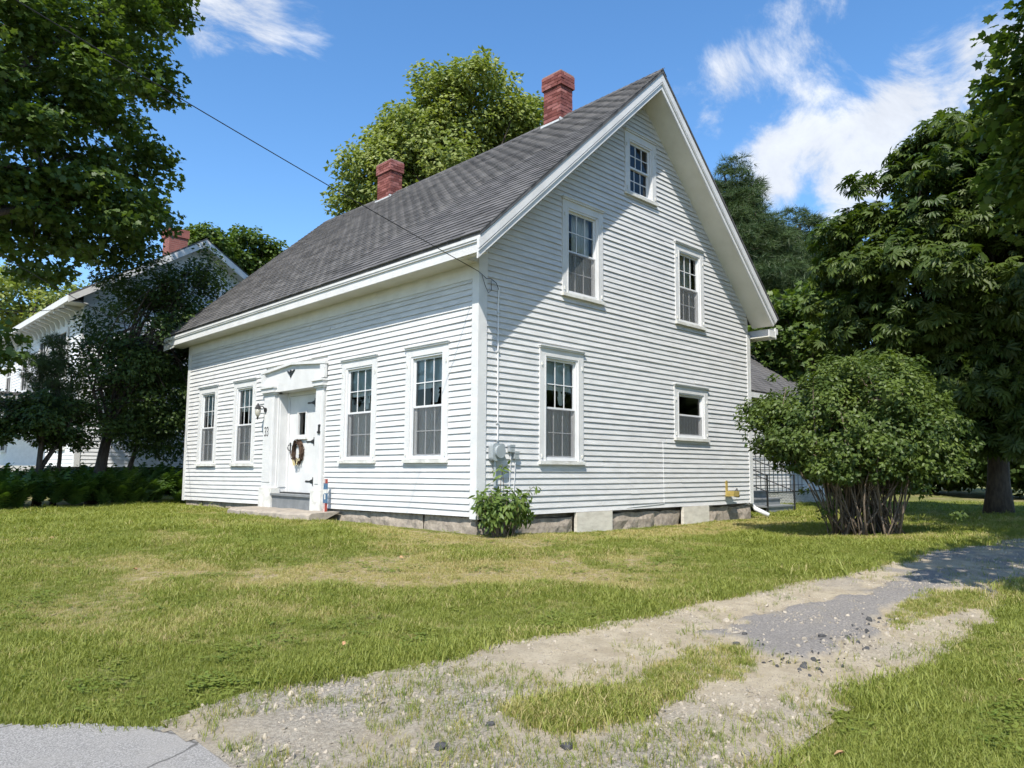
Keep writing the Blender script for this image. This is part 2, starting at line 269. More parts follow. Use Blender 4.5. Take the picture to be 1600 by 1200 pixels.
def dry_m(x, y):
    n = fbm(x*.9+3, y*.9, 4); n2 = fbm(x*4+30, y*4, 3)
    a = ss(-1.6, 1.2, sdist(DRY, x, y))*(.22+1.2*ss(.36, .66, n+.25*(n2-.5))); b = ss(-.35, .25, sdist(STRAW, x, y))*.95
    return np.clip(np.maximum(np.maximum(a*.98, b), .55*ss(.52, .7, n))+.5*(n2-.5), 0, 1)
def grid_mesh(name, xs, ys, zoff, mat, keep=None, attrs=None, hfun=None):
    X, Y = np.meshgrid(xs, ys, indexing='ij'); Z = ground_z(X, Y)+zoff
    if hfun is not None: Z = Z+hfun(X, Y)
    nx, ny = X.shape; idx = np.arange(nx*ny).reshape(nx, ny)
    q = np.stack([idx[:-1, :-1], idx[1:, :-1], idx[1:, 1:], idx[:-1, 1:]], -1).reshape(-1, 4)
    if keep is not None:
        cx_ = (X[:-1, :-1]+X[1:, 1:])/2; cy_ = (Y[:-1, :-1]+Y[1:, 1:])/2; q = q[keep(cx_, cy_).reshape(-1)]
        used = np.unique(q); mp_ = np.full(nx*ny, -1); mp_[used] = np.arange(len(used)); q = mp_[q]
    else: used = np.arange(nx*ny)
    V = np.stack([X.ravel(), Y.ravel(), Z.ravel()], -1)[used]
    o = np_mesh(name, V, q, mat)
    for k, f in (attrs or {}).items():
        a = o.data.attributes.new(k, 'FLOAT', 'POINT'); a.data.foreach_set('value', f(V[:, 0], V[:, 1]).astype(np.float32))
    o.data.polygons.foreach_set('use_smooth', [True]*len(o.data.polygons)); return o
def np_mesh(name, V, faces, mat, tint=None, parent=None):
    me = bpy.data.meshes.new(name); V = np.asarray(V, np.float32); faces = np.asarray(faces, np.int32); k = faces.shape[1]
    me.vertices.add(len(V)); me.vertices.foreach_set('co', V.ravel()); me.loops.add(faces.size); me.loops.foreach_set('vertex_index', faces.ravel())
    me.polygons.add(len(faces)); me.polygons.foreach_set('loop_start', np.arange(0, faces.size, k, dtype=np.int32)); me.polygons.foreach_set('loop_total', np.full(len(faces), k, np.int32))
    me.update(calc_edges=True); me.materials.append(MATS[mat])
    if tint is not None:
        a = me.attributes.new('tint', 'FLOAT', 'POINT'); a.data.foreach_set('value', np.asarray(tint, np.float32))
    o = bpy.data.objects.new(name, me); link(o, parent); return o
def axis(lo, hi, fine0, fine1, step):
    a = np.concatenate([-np.geomspace(1, 1+fine0-lo, 26)[::-1]+1+fine0, np.arange(fine0+step, fine1, step), np.geomspace(1, 1+hi-fine1, 26)-1+fine1]); return np.unique(np.round(a, 4))
ground = grid_mesh('ground', axis(-900, 1500, -12, 22, .16), axis(-900, 1500, -14, 16, .16), 0, 'lawn_soil', attrs={'dry': dry_m})
tag(ground, 'green lawn with dry brown patches around the white house', 'lawn', kind='structure')
def patch_h(x, y):
    return .028*ss(-.03, .03, sdist(PATCH, x, y)+.42*(fbm(x*4, y*4, 5)-.5))+.012*(fbm(x*6, y*6, 4)-.5)+.02*ss(.0, .3, drive_d(x, y))*(1-ss(.45, .62, fbm(x*1.1, y*1.1+4, 3)))
drive = grid_mesh('driveway', np.arange(-6.8, 14.1, .04), np.arange(-9.4, -3.9, .04), .016, 'driveway', keep=lambda x, y: (drive_d(x, y) > 0) & (road_d(x, y) < .04),
    attrs={'asph': lambda x, y: np.clip(ss(-.03, .03, sdist(PATCH, x, y)+.42*(fbm(x*4, y*4, 5)-.5))+ss(.45, .6, fbm(x*3, y*3+8, 4))*ss(-1.2, 2, x)*.9, 0, 1),
           'gravel': lambda x, y: np.clip(ss(-2.6, -5.0, x)*.75+1.6*(fbm(x*1.6+40, y*1.6, 4)-.50), 0, 1)}, hfun=patch_h)
tag(drive, 'worn sand and gravel driveway with a broken old asphalt patch', 'driveway', kind='structure')
_ax = lambda lo, a, b, hi: np.concatenate([np.arange(lo, a, .3), np.arange(a, b, .03), np.arange(b, hi, .3)])
road = grid_mesh('road', _ax(-26, -8.2, -4.4, 6.1), _ax(-26, -7.6, -2.2, 12.1), .014, 'road', keep=lambda x, y: road_d(x, y) > 0)
tag(road, 'grey asphalt road edge in the lower left corner', 'road', kind='structure')

# ------------------------------------------------------------------ the white house
HL, HW = 11.28, 8.2; PX, PZ, SL = 4.106, 8.297, 0.9228; ROH, LOH, EOH = .54, .58, .454
COSR = 1/math.hypot(1, SL); SINR = SL*COSR
house = empty('house', 'white clapboard house with steep grey shingle roof and two brick chimneys on it', 'house')
def sag(y): return .085*math.sin(math.pi*min(max((y+.54)/12.4, 0), 1))
def roof_z(x, y=0.): return PZ-SL*abs(x-PX)-sag(y)*(1-abs(x-PX)/5.2)
class WM(MB):                       # mesh builder in wall coordinates: u along, o outwards, z up
    def __init__(s, wall): super().__init__(); s.w = wall
    def P(s, u, o, z): return (-o, u, z) if s.w == 'front' else (u, -o, z)
    def pane(s, u0, u1, o0, o1, z0, z1):
        q = [s.P(u0, o0, z0), s.P(u1, o1, z0), s.P(u1, (o0+o1)/2, z1), s.P(u0, (o0+o1)/2, z1)]; return s.quad(*(q[::-1] if s.w == 'front' else q))
    def wb(s, u0, u1, o0, o1, z0, z1):
        return s.box(-o1, -o0, u0, u1, z0, z1) if s.w == 'front' else s.box(u0, u1, -o1, -o0, z0, z1)
def settle(wall, u, z): return -(u/HL)*max(0., .125-.036*z) if wall == 'front' else 0.
WIN = {'front': [(2.626, 3.773, .795, 2.695), (.658, 1.771, .803, 2.702), (9.354, 10.478, .728, 2.676), (7.318, 8.448, .733, 2.674)],
       'gable': [(3.601, 4.602, 5.879, 7.153), (1.845, 2.928, 3.634, 5.347), (5.234, 6.298, 3.639, 5.331), (1.300, 2.382, .795, 2.719), (5.144, 6.372, 1.304, 2.418)]}
ENT = (4.34, 6.90, -.2, 2.78)
EXPO = .0955
def wall_span(wall, z):
    if wall == 'front': return .0, HL
    lim = (PZ-.34-z)/SL
    return max(0., PX-lim), min(HW, PX+lim)
def clap(wall, parent, u0, u1, z0, z1):
    n = max(1, min(5, int((u1-u0)/1.3))); mb = WM(wall); us = np.linspace(u0, u1, n+1); vs = []
    tk = .025+random.uniform(-.002, .003)
    for k, u in enumerate(us):
        w = random.gauss(0, .0030) ; d = settle(wall, u, z0); o = random.gauss(0, .0012)
        z1k = z1
        if wall == 'gable':                         # gable ends follow the rake
            pass
        vs += [mb.P(u, 0.0, z0+d+w+.030), mb.P(u, tk+o-.007, z0+d+w+.010), mb.P(u, tk+o-.006, z0+d+w), mb.P(u, tk+o, z0+d+w), mb.P(u, .004, z1+d+.018)]
    fs = []
    for k in range(n):
        a = 5*k; b = a+5; fs += [(a+i, b+i, b+i+1, a+i+1) for i in range(4)]
    e = 5*n; fs += [(0, 1, 2, 3, 4), (e, e+4, e+3, e+2, e+1)]
    mb.add(vs, fs); return mb.build('clapboard', 'siding', parent)
WALLS = {}
for wall in ('front', 'gable'):
    sh = WM(wall); wo_ = empty('wall', parent=house); wo_['label'] = 'street side wall with the door' if wall == 'front' else 'gable end wall'; WALLS[wall] = wo_
    top = 3.60 if wall == 'front' else 7.95; r = 0
    while r*EXPO < top:
        z0 = r*EXPO; z1 = z0+EXPO; a, b = wall_span(wall, z0+EXPO*.4); r += 1
        if b-a < .15: break
        ca, cb_ = (.135 if a <= .001 else 0), (.11 if b >= (HL if wall == 'front' else HW)-.001 else 0)
        segs = [(a+ca, b-cb_)]; sseg = [(a, b)]
        ops = [(w[0]+.03, w[1]-.03, w[2]+.0, w[3]-.02, .12) for w in WIN[wall]]+([ENT+(.05,)] if wall == 'front' else [])
        for (p0, p1, q0, q1, _) in ops:
            ov = min(z1, q1)-max(z0+settle(wall, p0, z0), q0)
            if ov > .9*EXPO or (ov > .0 and q0 < 0): segs = [x for s in segs for x in ((s[0], min(s[1], p0)), (max(s[0], p1), s[1])) if x[1]-x[0] > .03]
        for (p0, p1, q0, q1, c_) in ops:
            if min(z1, q1)-max(z0, q0) > .02: sseg = [x for s in sseg for x in ((s[0], min(s[1], p0+c_)), (max(s[0], p1-c_), s[1])) if x[1]-x[0] > .03]
        for s in segs:
            # long rows are made of two boards butted together
            if s[1]-s[0] > 5.6:
                j = s[0]+(s[1]-s[0])*random.uniform(.3, .7); clap(wall, wo_, s[0], j-.003, z0, z1); clap(wall, wo_, j+.003, s[1], z0, z1)
            else: clap(wall, wo_, s[0], s[1], z0, z1)
        for s in sseg: sh.wb(s[0], s[1], -.10, -.004, z0+(.012 if r == 1 else 0), z1+.001 if wall == 'front' or r*EXPO < 3.5 else z1)
    sh.build('sheathing', 'old_paint', wo_)
bk = MB(); bk.box(HW-.1, HW-.001, .11, HL-.1, -.15, 3.9); bk.build('rear_wall', 'siding', house)
bk = MB(); bk.prism([(.0, HL-.09, -.15), (HW, HL-.09, -.15), (HW, HL-.09, 4.05), (PX, HL-.09, 7.85), (.0, HL-.09, 4.05)], (0, .09, 0)); bk.build('far_wall', 'siding', house)
fl = MB(); fl.box(.12, HW-.12, .12, HL-.12, .12, .2); fl.box(.12, HW-.12, .12, HL-.12, 3.05, 3.15); fl.box(4.0, 4.1, .12, HL-.12, .2, 3.05); fl.box(.12, HW-.12, 4.2, 4.3, .2, 3.05).prism([(1.0, 4.2, 3.15), (7.2, 4.2, 3.15), (7.2, 4.2, 4.2), (PX, 4.2, 7.2), (1.0, 4.2, 4.2)], (0, .1, 0)); fl.build('interior_partition', 'room', house)
# corner boards, water table, frieze
cbm = MB(); cbm.box(-.034, .02, .0, .115, -.03, 3.83).box(-.034, .14, -.036, 0.0, -.03, 4.12); cbm.build('corner_board', 'paint', house)
cbm = MB(); cbm.box(-.034, .02, HL-.11, HL+.03, -.14, 3.83); cbm.build('corner_board', 'paint', house)
cbm = MB(); cbm.box(HW-.115, HW+.03, -.036, .02, -.01, 3.78); cbm.build('corner_board', 'paint', house)
fz = WM('front'); fz.wb(.12, HL-.11, 0, .03, 3.59, 3.815); fz.build('frieze_board', 'paint', house)

def window(wall, u0, u1, z0, z1, style, side=1):
    w = empty('window', parent=house); cw = .125
    c = WM(wall); c.wb(u0, u0+cw, -.05, .038, z0+.05, z1-.04); c.wb(u1-cw, u1, -.05, .038, z0+.05, z1-.04); c.wb(u0+cw, u1-cw, -.05, .036, z1-.165, z1-.04)
    c.wb(u0-.008, u1+.008, 0, .062, z1-.04, z1-.012).wb(u0-.02, u1+.02, 0, .078, z1-.012, z1+.008)
    c.wb(u0+cw-.004, u0+cw+.014, -.05, .046, z0+.05, z1-.165).wb(u1-cw-.014, u1-cw+.004, -.05, .046, z0+.05, z1-.165); c.build('casing', 'paint', w)
    s = WM(wall); s.wb(u0-.012, u1+.012, -.05, .075, z0-.006, z0+.05); s.build('sill', 'old_paint', w)
    for q in ((u0+.045, z0+.13), (u1-.045, z0+.13), (u0+.045, z1-.3), (u1-.045, z1-.3)):          # old shutter hooks
        h = WM(wall); h.wb(q[0]-.008, q[0]+.008, .038, .056, q[1]-.03, q[1]+.03); h.wb(q[0]-.014, q[0]+.014, .038, .046, q[1]-.012, q[1]+.012); h.build('shutter_hook', 'old_paint', w)
    a, b = u0+cw+.012, u1-cw-.012; lo, hi = z0+.055, z1-.16; f = WM(wall); fw_ = .035
    f.wb(a, a+fw_, -.09, .022, lo, hi).wb(b-fw_, b, -.09, .022, lo, hi).wb(a+fw_, b-fw_, -.09, .022, hi-fw_, hi).wb(a+fw_, b-fw_, -.09, .024, lo, lo+.045); f.build('frame', 'vinyl', w)
    a += fw_; b -= fw_; lo += .045; hi -= fw_; mid = lo+(hi-lo)*(.50 if style != 'small' else .5); rl = .036
    for nm, q0, q1, o in (('upper_sash', mid-.018, hi, -.020), ('lower_sash', lo, mid+.018, -.052)):
        sm = WM(wall); sm.wb(a, a+rl, o-.03, o, q0, q1).wb(b-rl, b, o-.03, o, q0, q1).wb(a+rl, b-rl, o-.03, o, q1-rl, q1).wb(a+rl, b-rl, o-.03, o, q0, q0+rl); sa = sm.build(nm, 'vinyl', w)
        gu = [a+rl, b-rl]; gzs = [q0+rl, q1-rl]
        if style != 'small':
            gu = list(np.linspace(a+rl, b-rl, 4)); gzs = list(np.linspace(q0+rl, q1-rl, 3)); mt = WM(wall)
            for k in (1, 2): mt.wb(gu[k]-.008, gu[k]+.008, o-.022, o-.006, gzs[0], gzs[2])
            mt.wb(gu[0], gu[3], o-.023, o-.005, gzs[1]-.008, gzs[1]+.008); mt.build('muntins', 'vinyl', w)
        for i in range(len(gu)-1):
            for j in range(len(gzs)-1):
                pm = WM(wall); tl = random.uniform(-.0012, .0012); pm.pane(gu[i], gu[i+1], o-.014+tl, o-.014-tl, gzs[j], gzs[j+1]); pm.build('pane', 'glass', w)
    if style != 'attic':
        sc = WM(wall); sc.wb(a+.018, b-.018, -.004, .000, lo+.012, mid-.012); sc.build('insect_screen', 'screen', w)
        sf = WM(wall); sf.wb(a, a+.018, -.008, .004, lo, mid).wb(b-.018, b, -.008, .004, lo, mid).wb(a+.018, b-.018, -.008, .004, lo, lo+.012); sf.build('screen_frame', 'galv', w)
    def drape(q0, q1, za, zb, o, folds, amp, cut=None):
        d = WM(wall); n = 60; vs = []
        for k in range(n+1):
            t_ = k/n; uu = q0+(q1-q0)*t_; oo = o+amp*math.sin(t_*folds*6.283+.6*math.sin(t_*19))
            zz = za if cut is None else cut(t_)
            vs += [d.P(uu, oo, zz+.01*math.sin(t_*folds*6.283)), d.P(uu, oo*1.0, zb)]
        d.add(vs, [(2*k, 2*k+2, 2*k+3, 2*k+1) for k in range(n)]); return d
    iu0, iu1 = a-.02, b+.02
    if style in ('double', 'bed', 'small'): drape(iu0, iu1, lo-.02, mid+.02, -.14, 7+3*random.random(), .030).build('cafe_curtain', 'curtain', w, smooth=True)
    if style == 'double':
        zs = mid+(hi-mid)*.40; sd = WM(wall); sd.wb(iu0+.03, iu1, -.102, -.098, zs+.05, hi+.05); sd.build('roller_shade', 'shade_cloth', w)
        hm = WM(wall); hm.wb(iu0+.03, iu1, -.104, -.096, zs-.02, zs+.052); hm.build('shade_hem', 'curtain', w)
        # gathered lace tie
        t0 = (iu0+iu1)/2-.10*side; lc = WM(wall)
        for k in range(26):
            ang = random.uniform(-.9, .9); ln = random.uniform(.08, .2); zc_ = mid+.06+random.uniform(0, .14); uu = t0+random.gauss(0, .022); du = ln*math.sin(ang)*.6; dz_ = ln*math.cos(ang); wd = random.uniform(.014, .03)
            lc.quad(lc.P(uu-wd, -.088, zc_), lc.P(uu+wd, -.086+random.uniform(-.006, .006), zc_), lc.P(uu+wd*.7+du, -.084, zc_+dz_), lc.P(uu-wd*.5+du, -.09, zc_+dz_))
        lc.build('lace_tie', 'curtain', w)
    if style == 'bed':
        drape(iu0+(iu1-iu0)*.38, iu1, mid, hi+.03, -.17, 6, .02, lambda t_: mid+(.16*math.sin(t_*3.1)*(1-t_))).build('side_curtain', 'curtain', w, smooth=True)
    return w
for i, q in enumerate(WIN['front']): window('front', *q, 'double', 1 if i != 2 else -1)
for q, st in zip(WIN['gable'], ('attic', 'bed', 'bed', 'double', 'small')): window('gable', *q, st, -1)

# foundation: rough granite blocks, the two white painted hatches
fnd = empty('foundation', parent=house)
def rough_block(wall, u0, u1, z0, z1, o, name='granite_block', mat='granite', amp=.03, parent=fnd, seg=.16):
    mb = WM(wall); nu = max(2, int((u1-u0)/seg)); nz_ = max(2, int((z1-z0)/seg)+1); ph = random.uniform(0, 99); vs = []
    for i in range(nu+1):
        for j in range(nz_+1):
            u = u0+(u1-u0)*i/nu; z = z0+(z1-z0)*j/nz_; edge = 0 if (0 < i < nu and j < nz_) else -.03
            oo = o+edge+amp*(float(fbm(np.array([u*4+ph]), np.array([z*6]), 3)[0])-.4)*2; zz = z+(random.gauss(0, .012) if j == nz_ else 0); vs.append(mb.P(u, oo, zz))
    fs = [(i*(nz_+1)+j, (i+1)*(nz_+1)+j, (i+1)*(nz_+1)+j+1, i*(nz_+1)+j+1) for i in range(nu) for j in range(nz_)]; n0 = len(vs)
    for i in range(nu+1): vs.append(mb.P(u0+(u1-u0)*i/nu, -.25, z1))
    fs += [(i*(nz_+1)+nz_, (i+1)*(nz_+1)+nz_, n0+i+1, n0+i) for i in range(nu)]
    mb.add(vs, fs); return mb.build(name, mat, parent)
u = 0.03
while u < HL-.2:
    w = min(random.uniform(.9, 1.9), HL-u); rough_block('front', u, u+w-.02, -.7, -.02-.010*u, -.03); u += w
for a, b in ((.03, .75), (.77, 2.17), (3.2, 4.5), (4.52, 5.37), (6.38, 7.25), (7.27, 8.2)): rough_block('gable', a, b, -.75, random.uniform(-.10, -.05), -.02, amp=.045)
for a, b in ((2.20, 3.15), (5.40, 6.34)):
    h = WM('gable'); h.wb(a, b, -.02, .045, -.55, -.006); ho = h.build('foundation_hatch', 'hatch_board', fnd)
rr = WM('front'); rr.wb(.2, HL-.2, -.35, -.25, -.8, -.005); rr.build('backing', 'granite', fnd); rr = WM('gable'); rr.wb(.26, HW-.1, -.35, -.25, -.8, -.005); rr.build('backing', 'granite', fnd)

# roof
roof = empty('roof', parent=house)
rb = MB(); ys = np.linspace(-ROH-.02, HL+LOH, 25)
for sx, xe in ((-1, -EOH-.02), (1, HW+.40)):
    vs = []
    for y in ys:
        for x, dz_ in ((PX, 0), (xe, 0), (xe, -.045), (PX, -.06)): vs.append((x, y, roof_z(x, y)+dz_))
    n = len(ys); fs = []
    for k in range(n-1):
        a = 4*k; b = a+4
        for i in range(4): fs.append((a+i, a+(i+1) % 4, b+(i+1) % 4, b+i) if sx < 0 else (a+i, b+i, b+(i+1) % 4, a+(i+1) % 4))
    fs += [(0, 3, 2, 1), (4*n-4, 4*n-3, 4*n-2, 4*n-1)]; rb.add(vs, fs)
rb.build('roof_deck', 'shingle', roof)
tabw, expo = .305, .1400; slope_len = (PX+EOH+.02)/COSR; T = []
tabm = MB(); hw_ = tabw/2-.004
tabm.add([(-hw_, 0, 0), (hw_, 0, 0), (hw_, .175, 0), (-hw_, .175, 0), (-hw_, 0, .021), (hw_, 0, .021), (hw_, .175, .005), (-hw_, .175, .005)], [(0, 3, 2, 1), (4, 5, 6, 7), (0, 1, 5, 4), (1, 2, 6, 5), (2, 3, 7, 6), (3, 0, 4, 7)])
tmesh = tabm.mesh('shingle'); tmesh.materials.append(MATS['shingle'])
tv = np.array(tabm.v); tf = np.array(tabm.f)
row = 0
while row*expo < slope_len-.05:
    s0 = row*expo-.02; off = (row % 2)*.5*tabw+random.uniform(-.02, .02); y = -ROH-.045+off-tabw*.5
    while y < HL+LOH:
        yc = y+tabw/2
        x = -EOH-.02+s0*COSR
        e0, e1 = max(y, -ROH-.028), min(y+tabw, HL+LOH+.02)
        if e1-e0 > .04: T.append((x, (e0+e1)/2, roof_z(x, yc)+.003+random.uniform(0, .004), random.gauss(0, .006) if e1-e0 > .3 else 0., (e1-e0)/tabw))
        y += tabw
    row += 1
T.sort(key=lambda q: (q[0]-CAM[0])**2+(q[1]-CAM[1])**2+(q[2]-CAM[2])**2)
def tab_matrix(q):
    upv = Vector((COSR, 0, SINR)); al = Vector((0, -1, 0)); nrm = Vector((-SINR, 0, COSR)); M = Matrix((al, upv, nrm)).transposed().to_4x4() @ Matrix.Rotation(q[3], 4, 'Z') @ Matrix.Diagonal((q[4], 1, 1, 1)); M.translation = Vector(q[:3]); return M
for q in T[:290]:
    o = bpy.data.objects.new('shingle', tmesh); link(o, roof); o.matrix_world = tab_matrix(q)
V = []; Fc = []
for i, q in enumerate(T[290:]):
    M = np.array(tab_matrix(q)); V.append(tv@M[:3, :3].T+M[:3, 3]); Fc.append(tf+8*i)
o = np_mesh('shingles', np.concatenate(V), np.concatenate(Fc), 'shingle', parent=roof); o['kind'] = 'stuff'
rc = MB(); y = -ROH-.02; k = 0
while y < HL+LOH-.1:
    vs = []; y1 = y+.30
    for yy, dz_ in ((y, .030), (y1, .016)):
        for dx in (-.13, 0, .13): vs.append((PX+dx, yy, roof_z(PX+dx, yy)+dz_+(.006 if dx == 0 else 0)))
    rc.add(vs, [(0, 1, 4, 3), (1, 2, 5, 4)]); y += .145
rc.build('ridge_cap', 'shingle', roof)
def rake(y0, y1, v0, v1, name, mat, xl=-EOH-.03, xr=HW+.39, cutr=True):
    k = 1/COSR
    for xe, cr in ((xl, False), (xr, cutr)):
        mb = MB(); e1 = xe-(v1*SINR if cr else 0); e0 = xe-(v0*SINR if cr else 0)
        z = lambda x, v: PZ-SL*abs(x-PX)-v*k
        mb.prism([(PX, y0, z(PX, v0)), (e0, y0, z(e0, v0)), (e1, y0, z(e1, v1)), (PX, y0, z(PX, v1))], (0, y1-y0, 0)); mb.build(name, mat, house)
rake(-ROH-.005, -ROH+.05, .045, .17, 'rake_crown', 'paint'); rake(-ROH+.018, -ROH+.05, .17, .275, 'rake_board', 'paint'); rake(-ROH-.002, -ROH+.017, .185, .20, 'rake_bead', 'paint', cutr=True)
rake(-ROH+.05, -.0, .245, .262, 'rake_soffit', 'soffit_beige', xl=-.40)
rake(HL+LOH-.05, HL+LOH-.01, .045, .27, 'rake_board', 'paint'); rake(HL, HL+LOH-.05, .24, .26, 'rake_soffit', 'soffit_beige')
ev = MB(); ev.box(-EOH-.005, -.38, -ROH+.055, HL+LOH-.06, 3.945, 4.03); ev.box(-EOH-.018, -EOH-.005, -ROH-.0, HL+LOH, 3.975, 4.045); ev.build('eave_crown', 'paint', house)
ev = MB(); ev.box(-EOH+.018, -.40, -ROH+.02, HL+LOH-.02, 3.80, 3.945); ev.build('eave_fascia', 'paint', house)
ev = MB(); ev.box(-.40, -.001, 0.0, HL+LOH-.06, 3.815, 3.83).box(-.40, -.26, -ROH+.06, -.0005, 3.815, 3.83).box(-.27, -.262, -ROH+.06, -.0005, 3.83, 3.93); ev.build('eave_soffit', 'soffit_beige', house)
ev = MB(); ev.prism([(-.40, -.006, 3.832), (-.036, -.006, 3.832), (-.036, -.006, 4.33), (-.40, -.006, 4.0)], (0, .005, 0)); ev.build('eave_end_panel', 'paint', house)
ev = MB(); ev.box(HW+.0, HW+.30, -ROH+.02, HL+.3, 3.70, 3.72); ev.build('eave_soffit', 'soffit_beige', house)
ev = MB(); ev.box(HW+.30, HW+.33, -ROH+.02, HL+.3, 3.68, 3.93); ev.box(HW+.02, HW+.30, -ROH+.03, -ROH+.055, 3.68, 3.86); ev.build('eave_fascia', 'paint', house)
gt = MB(); gt.box(HW+.335, HW+.46, -ROH+.06, HL, 3.80, 3.815).box(HW+.45, HW+.465, -ROH+.06, HL, 3.815, 3.92).box(HW+.335, HW+.46, -ROH+.045, -ROH+.06, 3.80, 3.92); gt.build('gutter', 'vinyl', house)
dp = MB(); dp.tube([(HW+.38, .28, 3.78), (HW+.14, .10, 3.45), (HW+.10, .07, 3.3), (HW+.10, .07, -.02), (HW+.12, -.02, -.13), (HW+.20, -.30, -.27)], .05, 8); dp.build('downspout', 'vinyl', house, smooth=True)

# chimneys, laid brick by brick
def chimney(x0, x1, y0, y1, zb, zt):
    ch = empty('chimney', parent=house); core = MB(); core.box(x0+.012, x1-.012, y0+.012, y1-.012, zb-.6, zt-.01); core.build('mortar_core', 'mortar', ch)
    h = .072; n = int((zt-zb)/h); cache = {}
    def brick(cx_, cy_, cz_, lx, ly):
        key = (round(lx, 3), round(ly, 3))
        if key not in cache:
            b_ = MB(); b_.box(-lx/2, lx/2, -ly/2, ly/2, -.031, .031); cache[key] = b_.mesh('brick'); cache[key].materials.append(MATS['brick'])
        o = bpy.data.objects.new('brick', cache[key]); o.location = (cx_+random.gauss(0, .0015), cy_+random.gauss(0, .0015), cz_); link(o, ch)
    for r in range(n):
        ex = .035 if r >= n-4 else 0.; z = zb+(r+.5)*h; a0, a1, b0, b1 = x0-ex, x1+ex, y0-ex, y1+ex; d = .1; sw = r % 2
        for fx in (a0+d/2, a1-d/2):              # faces towards -x and +x
            p0, p1 = (b0, b1) if sw else (b0+d+.008, b1-d-.008); k = max(1, round((p1-p0)/.2)); l_ = (p1-p0)/k
            for i in range(k): brick(fx, p0+(i+.5)*l_, z, d, l_-.009)
        for fy in (b0+d/2, b1-d/2):
            p0, p1 = (a0+d+.008, a1-d-.008) if sw else (a0, a1); k = max(1, round((p1-p0)/.2)); l_ = (p1-p0)/k
            for i in range(k): brick(p0+(i+.5)*l_, fy, z, l_-.009, d)
    cap = MB(); cap.box(x0-.02, x1+.02, y0-.02, y1+.02, zb+n*h, zb+n*h+.03); cap.build('chimney_cap', 'mortar', ch)
    fl_ = MB(); fl_.box(x0-.05, x0-.002, y0-.04, y1+.04, zb-.35, roof_z(x0-.05, y0)+.07); fl_.box(x0-.05, PX+.02, y0-.03, y0-.004, zb-.4, roof_z(x0, y0)+.06); fl_.build('flashing', 'galv', ch)
chimney(3.90, 4.28, 1.87, 2.37, 8.0, 9.17); chimney(3.92, 4.30, 8.12, 8.76, 7.95, 9.15)

# front entrance
ent = empty('door_surround', parent=house); FD = 'front'
def part(nm, mat, boxes, parent=ent, wall=FD, smooth=False):
    mb = WM(wall)
    for b_ in boxes: mb.wb(*b_)
    return mb.build(nm, mat, parent)
for a, b in ((6.37, 6.84), (4.37, 4.66)):
    part('pilaster', 'paint', [(a, b, -.1, .060, .28, 2.24), (a+.10, b-.06, .060, .072, .40, 2.14), (a-.03, b+.03, -.1, .085, 2.24, 2.28), (a-.05, b+.05, -.1, .12, 2.28, 2.37), (a-.07, b+.07, -.1, .15, 2.37, 2.41)])
    part('plinth', 'old_paint', [(a-.05, b+.05, -.1, .09, -.17, .28)])
pe = WM(FD); pe.prism([pe.P(4.32, .05, 2.411), pe.P(6.92, .05, 2.411), pe.P(6.92, .05, 2.71), pe.P(5.62, .05, 2.80), pe.P(4.32, .05, 2.71)], (.15, 0, 0)); pe.build('entablature', 'paint', ent)
pe = WM(FD); pe.prism([pe.P(4.28, .11, 2.69), pe.P(5.62, .11, 2.79), pe.P(6.96, .11, 2.69), pe.P(6.96, .11, 2.745), pe.P(5.62, .11, 2.845), pe.P(4.28, .11, 2.745)], (.2, 0, 0)); pe.build('cornice', 'paint', ent)
part('corner_block', 'paint', [(4.29, 4.47, .05, .10, 2.43, 2.735)]); part('corner_block', 'paint', [(6.80, 6.95, .05, .10, 2.43, 2.735)])
part('entablature_soffit', 'paint', [(4.66, 6.37, -.28, .05, 2.28, 2.412)])
part('jamb', 'paint', [(6.34, 6.44, -.30, -.02, .17, 2.28), (6.325, 6.34, -.24, -.06, .30, 2.15)]); part('jamb', 'paint', [(4.60, 4.67, -.30, -.02, .17, 2.28)])
part('door_frame', 'paint', [(6.27, 6.34, -.30, -.235, .17, 2.28), (5.10, 5.17, -.30, -.235, .17, 2.28), (5.17, 6.27, -.30, -.235, 2.20, 2.28), (4.67, 5.10, -.30, -.25, .17, 2.28)])
door = empty('front_door', parent=house)
dpn = WM(FD); LT = (5.56, 5.90, 1.36, 1.86)
for q in ((5.18, LT[0], .20, 2.195), (LT[1], 6.265, .20, 2.195), (LT[0], LT[1], .20, LT[2]), (LT[0], LT[1], LT[3], 2.195)): dpn.wb(q[0], q[1], -.30, -.252, q[2], q[3])
dpn.build('door_panel', 'paint', door)
part('light_frame', 'paint', [(LT[0]-.03, LT[0]+.02, -.3, -.235, LT[2]-.03, LT[3]+.03), (LT[1]-.02, LT[1]+.03, -.3, -.235, LT[2]-.03, LT[3]+.03), (LT[0], LT[1], -.3, -.236, LT[3]-.02, LT[3]+.03), (LT[0], LT[1], -.3, -.236, LT[2]-.03, LT[2]+.02), (LT[0]-.06, LT[1]+.06, -.3, -.20, LT[2]-.075, LT[2]-.03)], door)
pm = WM(FD); pm.pane(LT[0], LT[1], -.275, -.275, LT[2], LT[3]); pm.build('pane', 'glass', door)
part('door_curtain', 'curtain', [(LT[0]-.05, 5.80, -.36, -.35, LT[2]-.05, LT[3]+.05)], door)
for z in (2.02, 1.23, .43):
    h = WM(FD); h.wb(5.19, 5.225, -.252, -.236, z-.085, z+.085); h.prism([h.P(5.225, -.251, z-.05), h.P(5.36, -.251, z-.014), h.P(5.50, -.251, z-.018), h.P(5.53, -.251, z), h.P(5.50, -.251, z+.018), h.P(5.36, -.251, z+.014), h.P(5.225, -.251, z+.05)], (-.010, 0, 0)); h.build('hinge', 'black_iron', door)
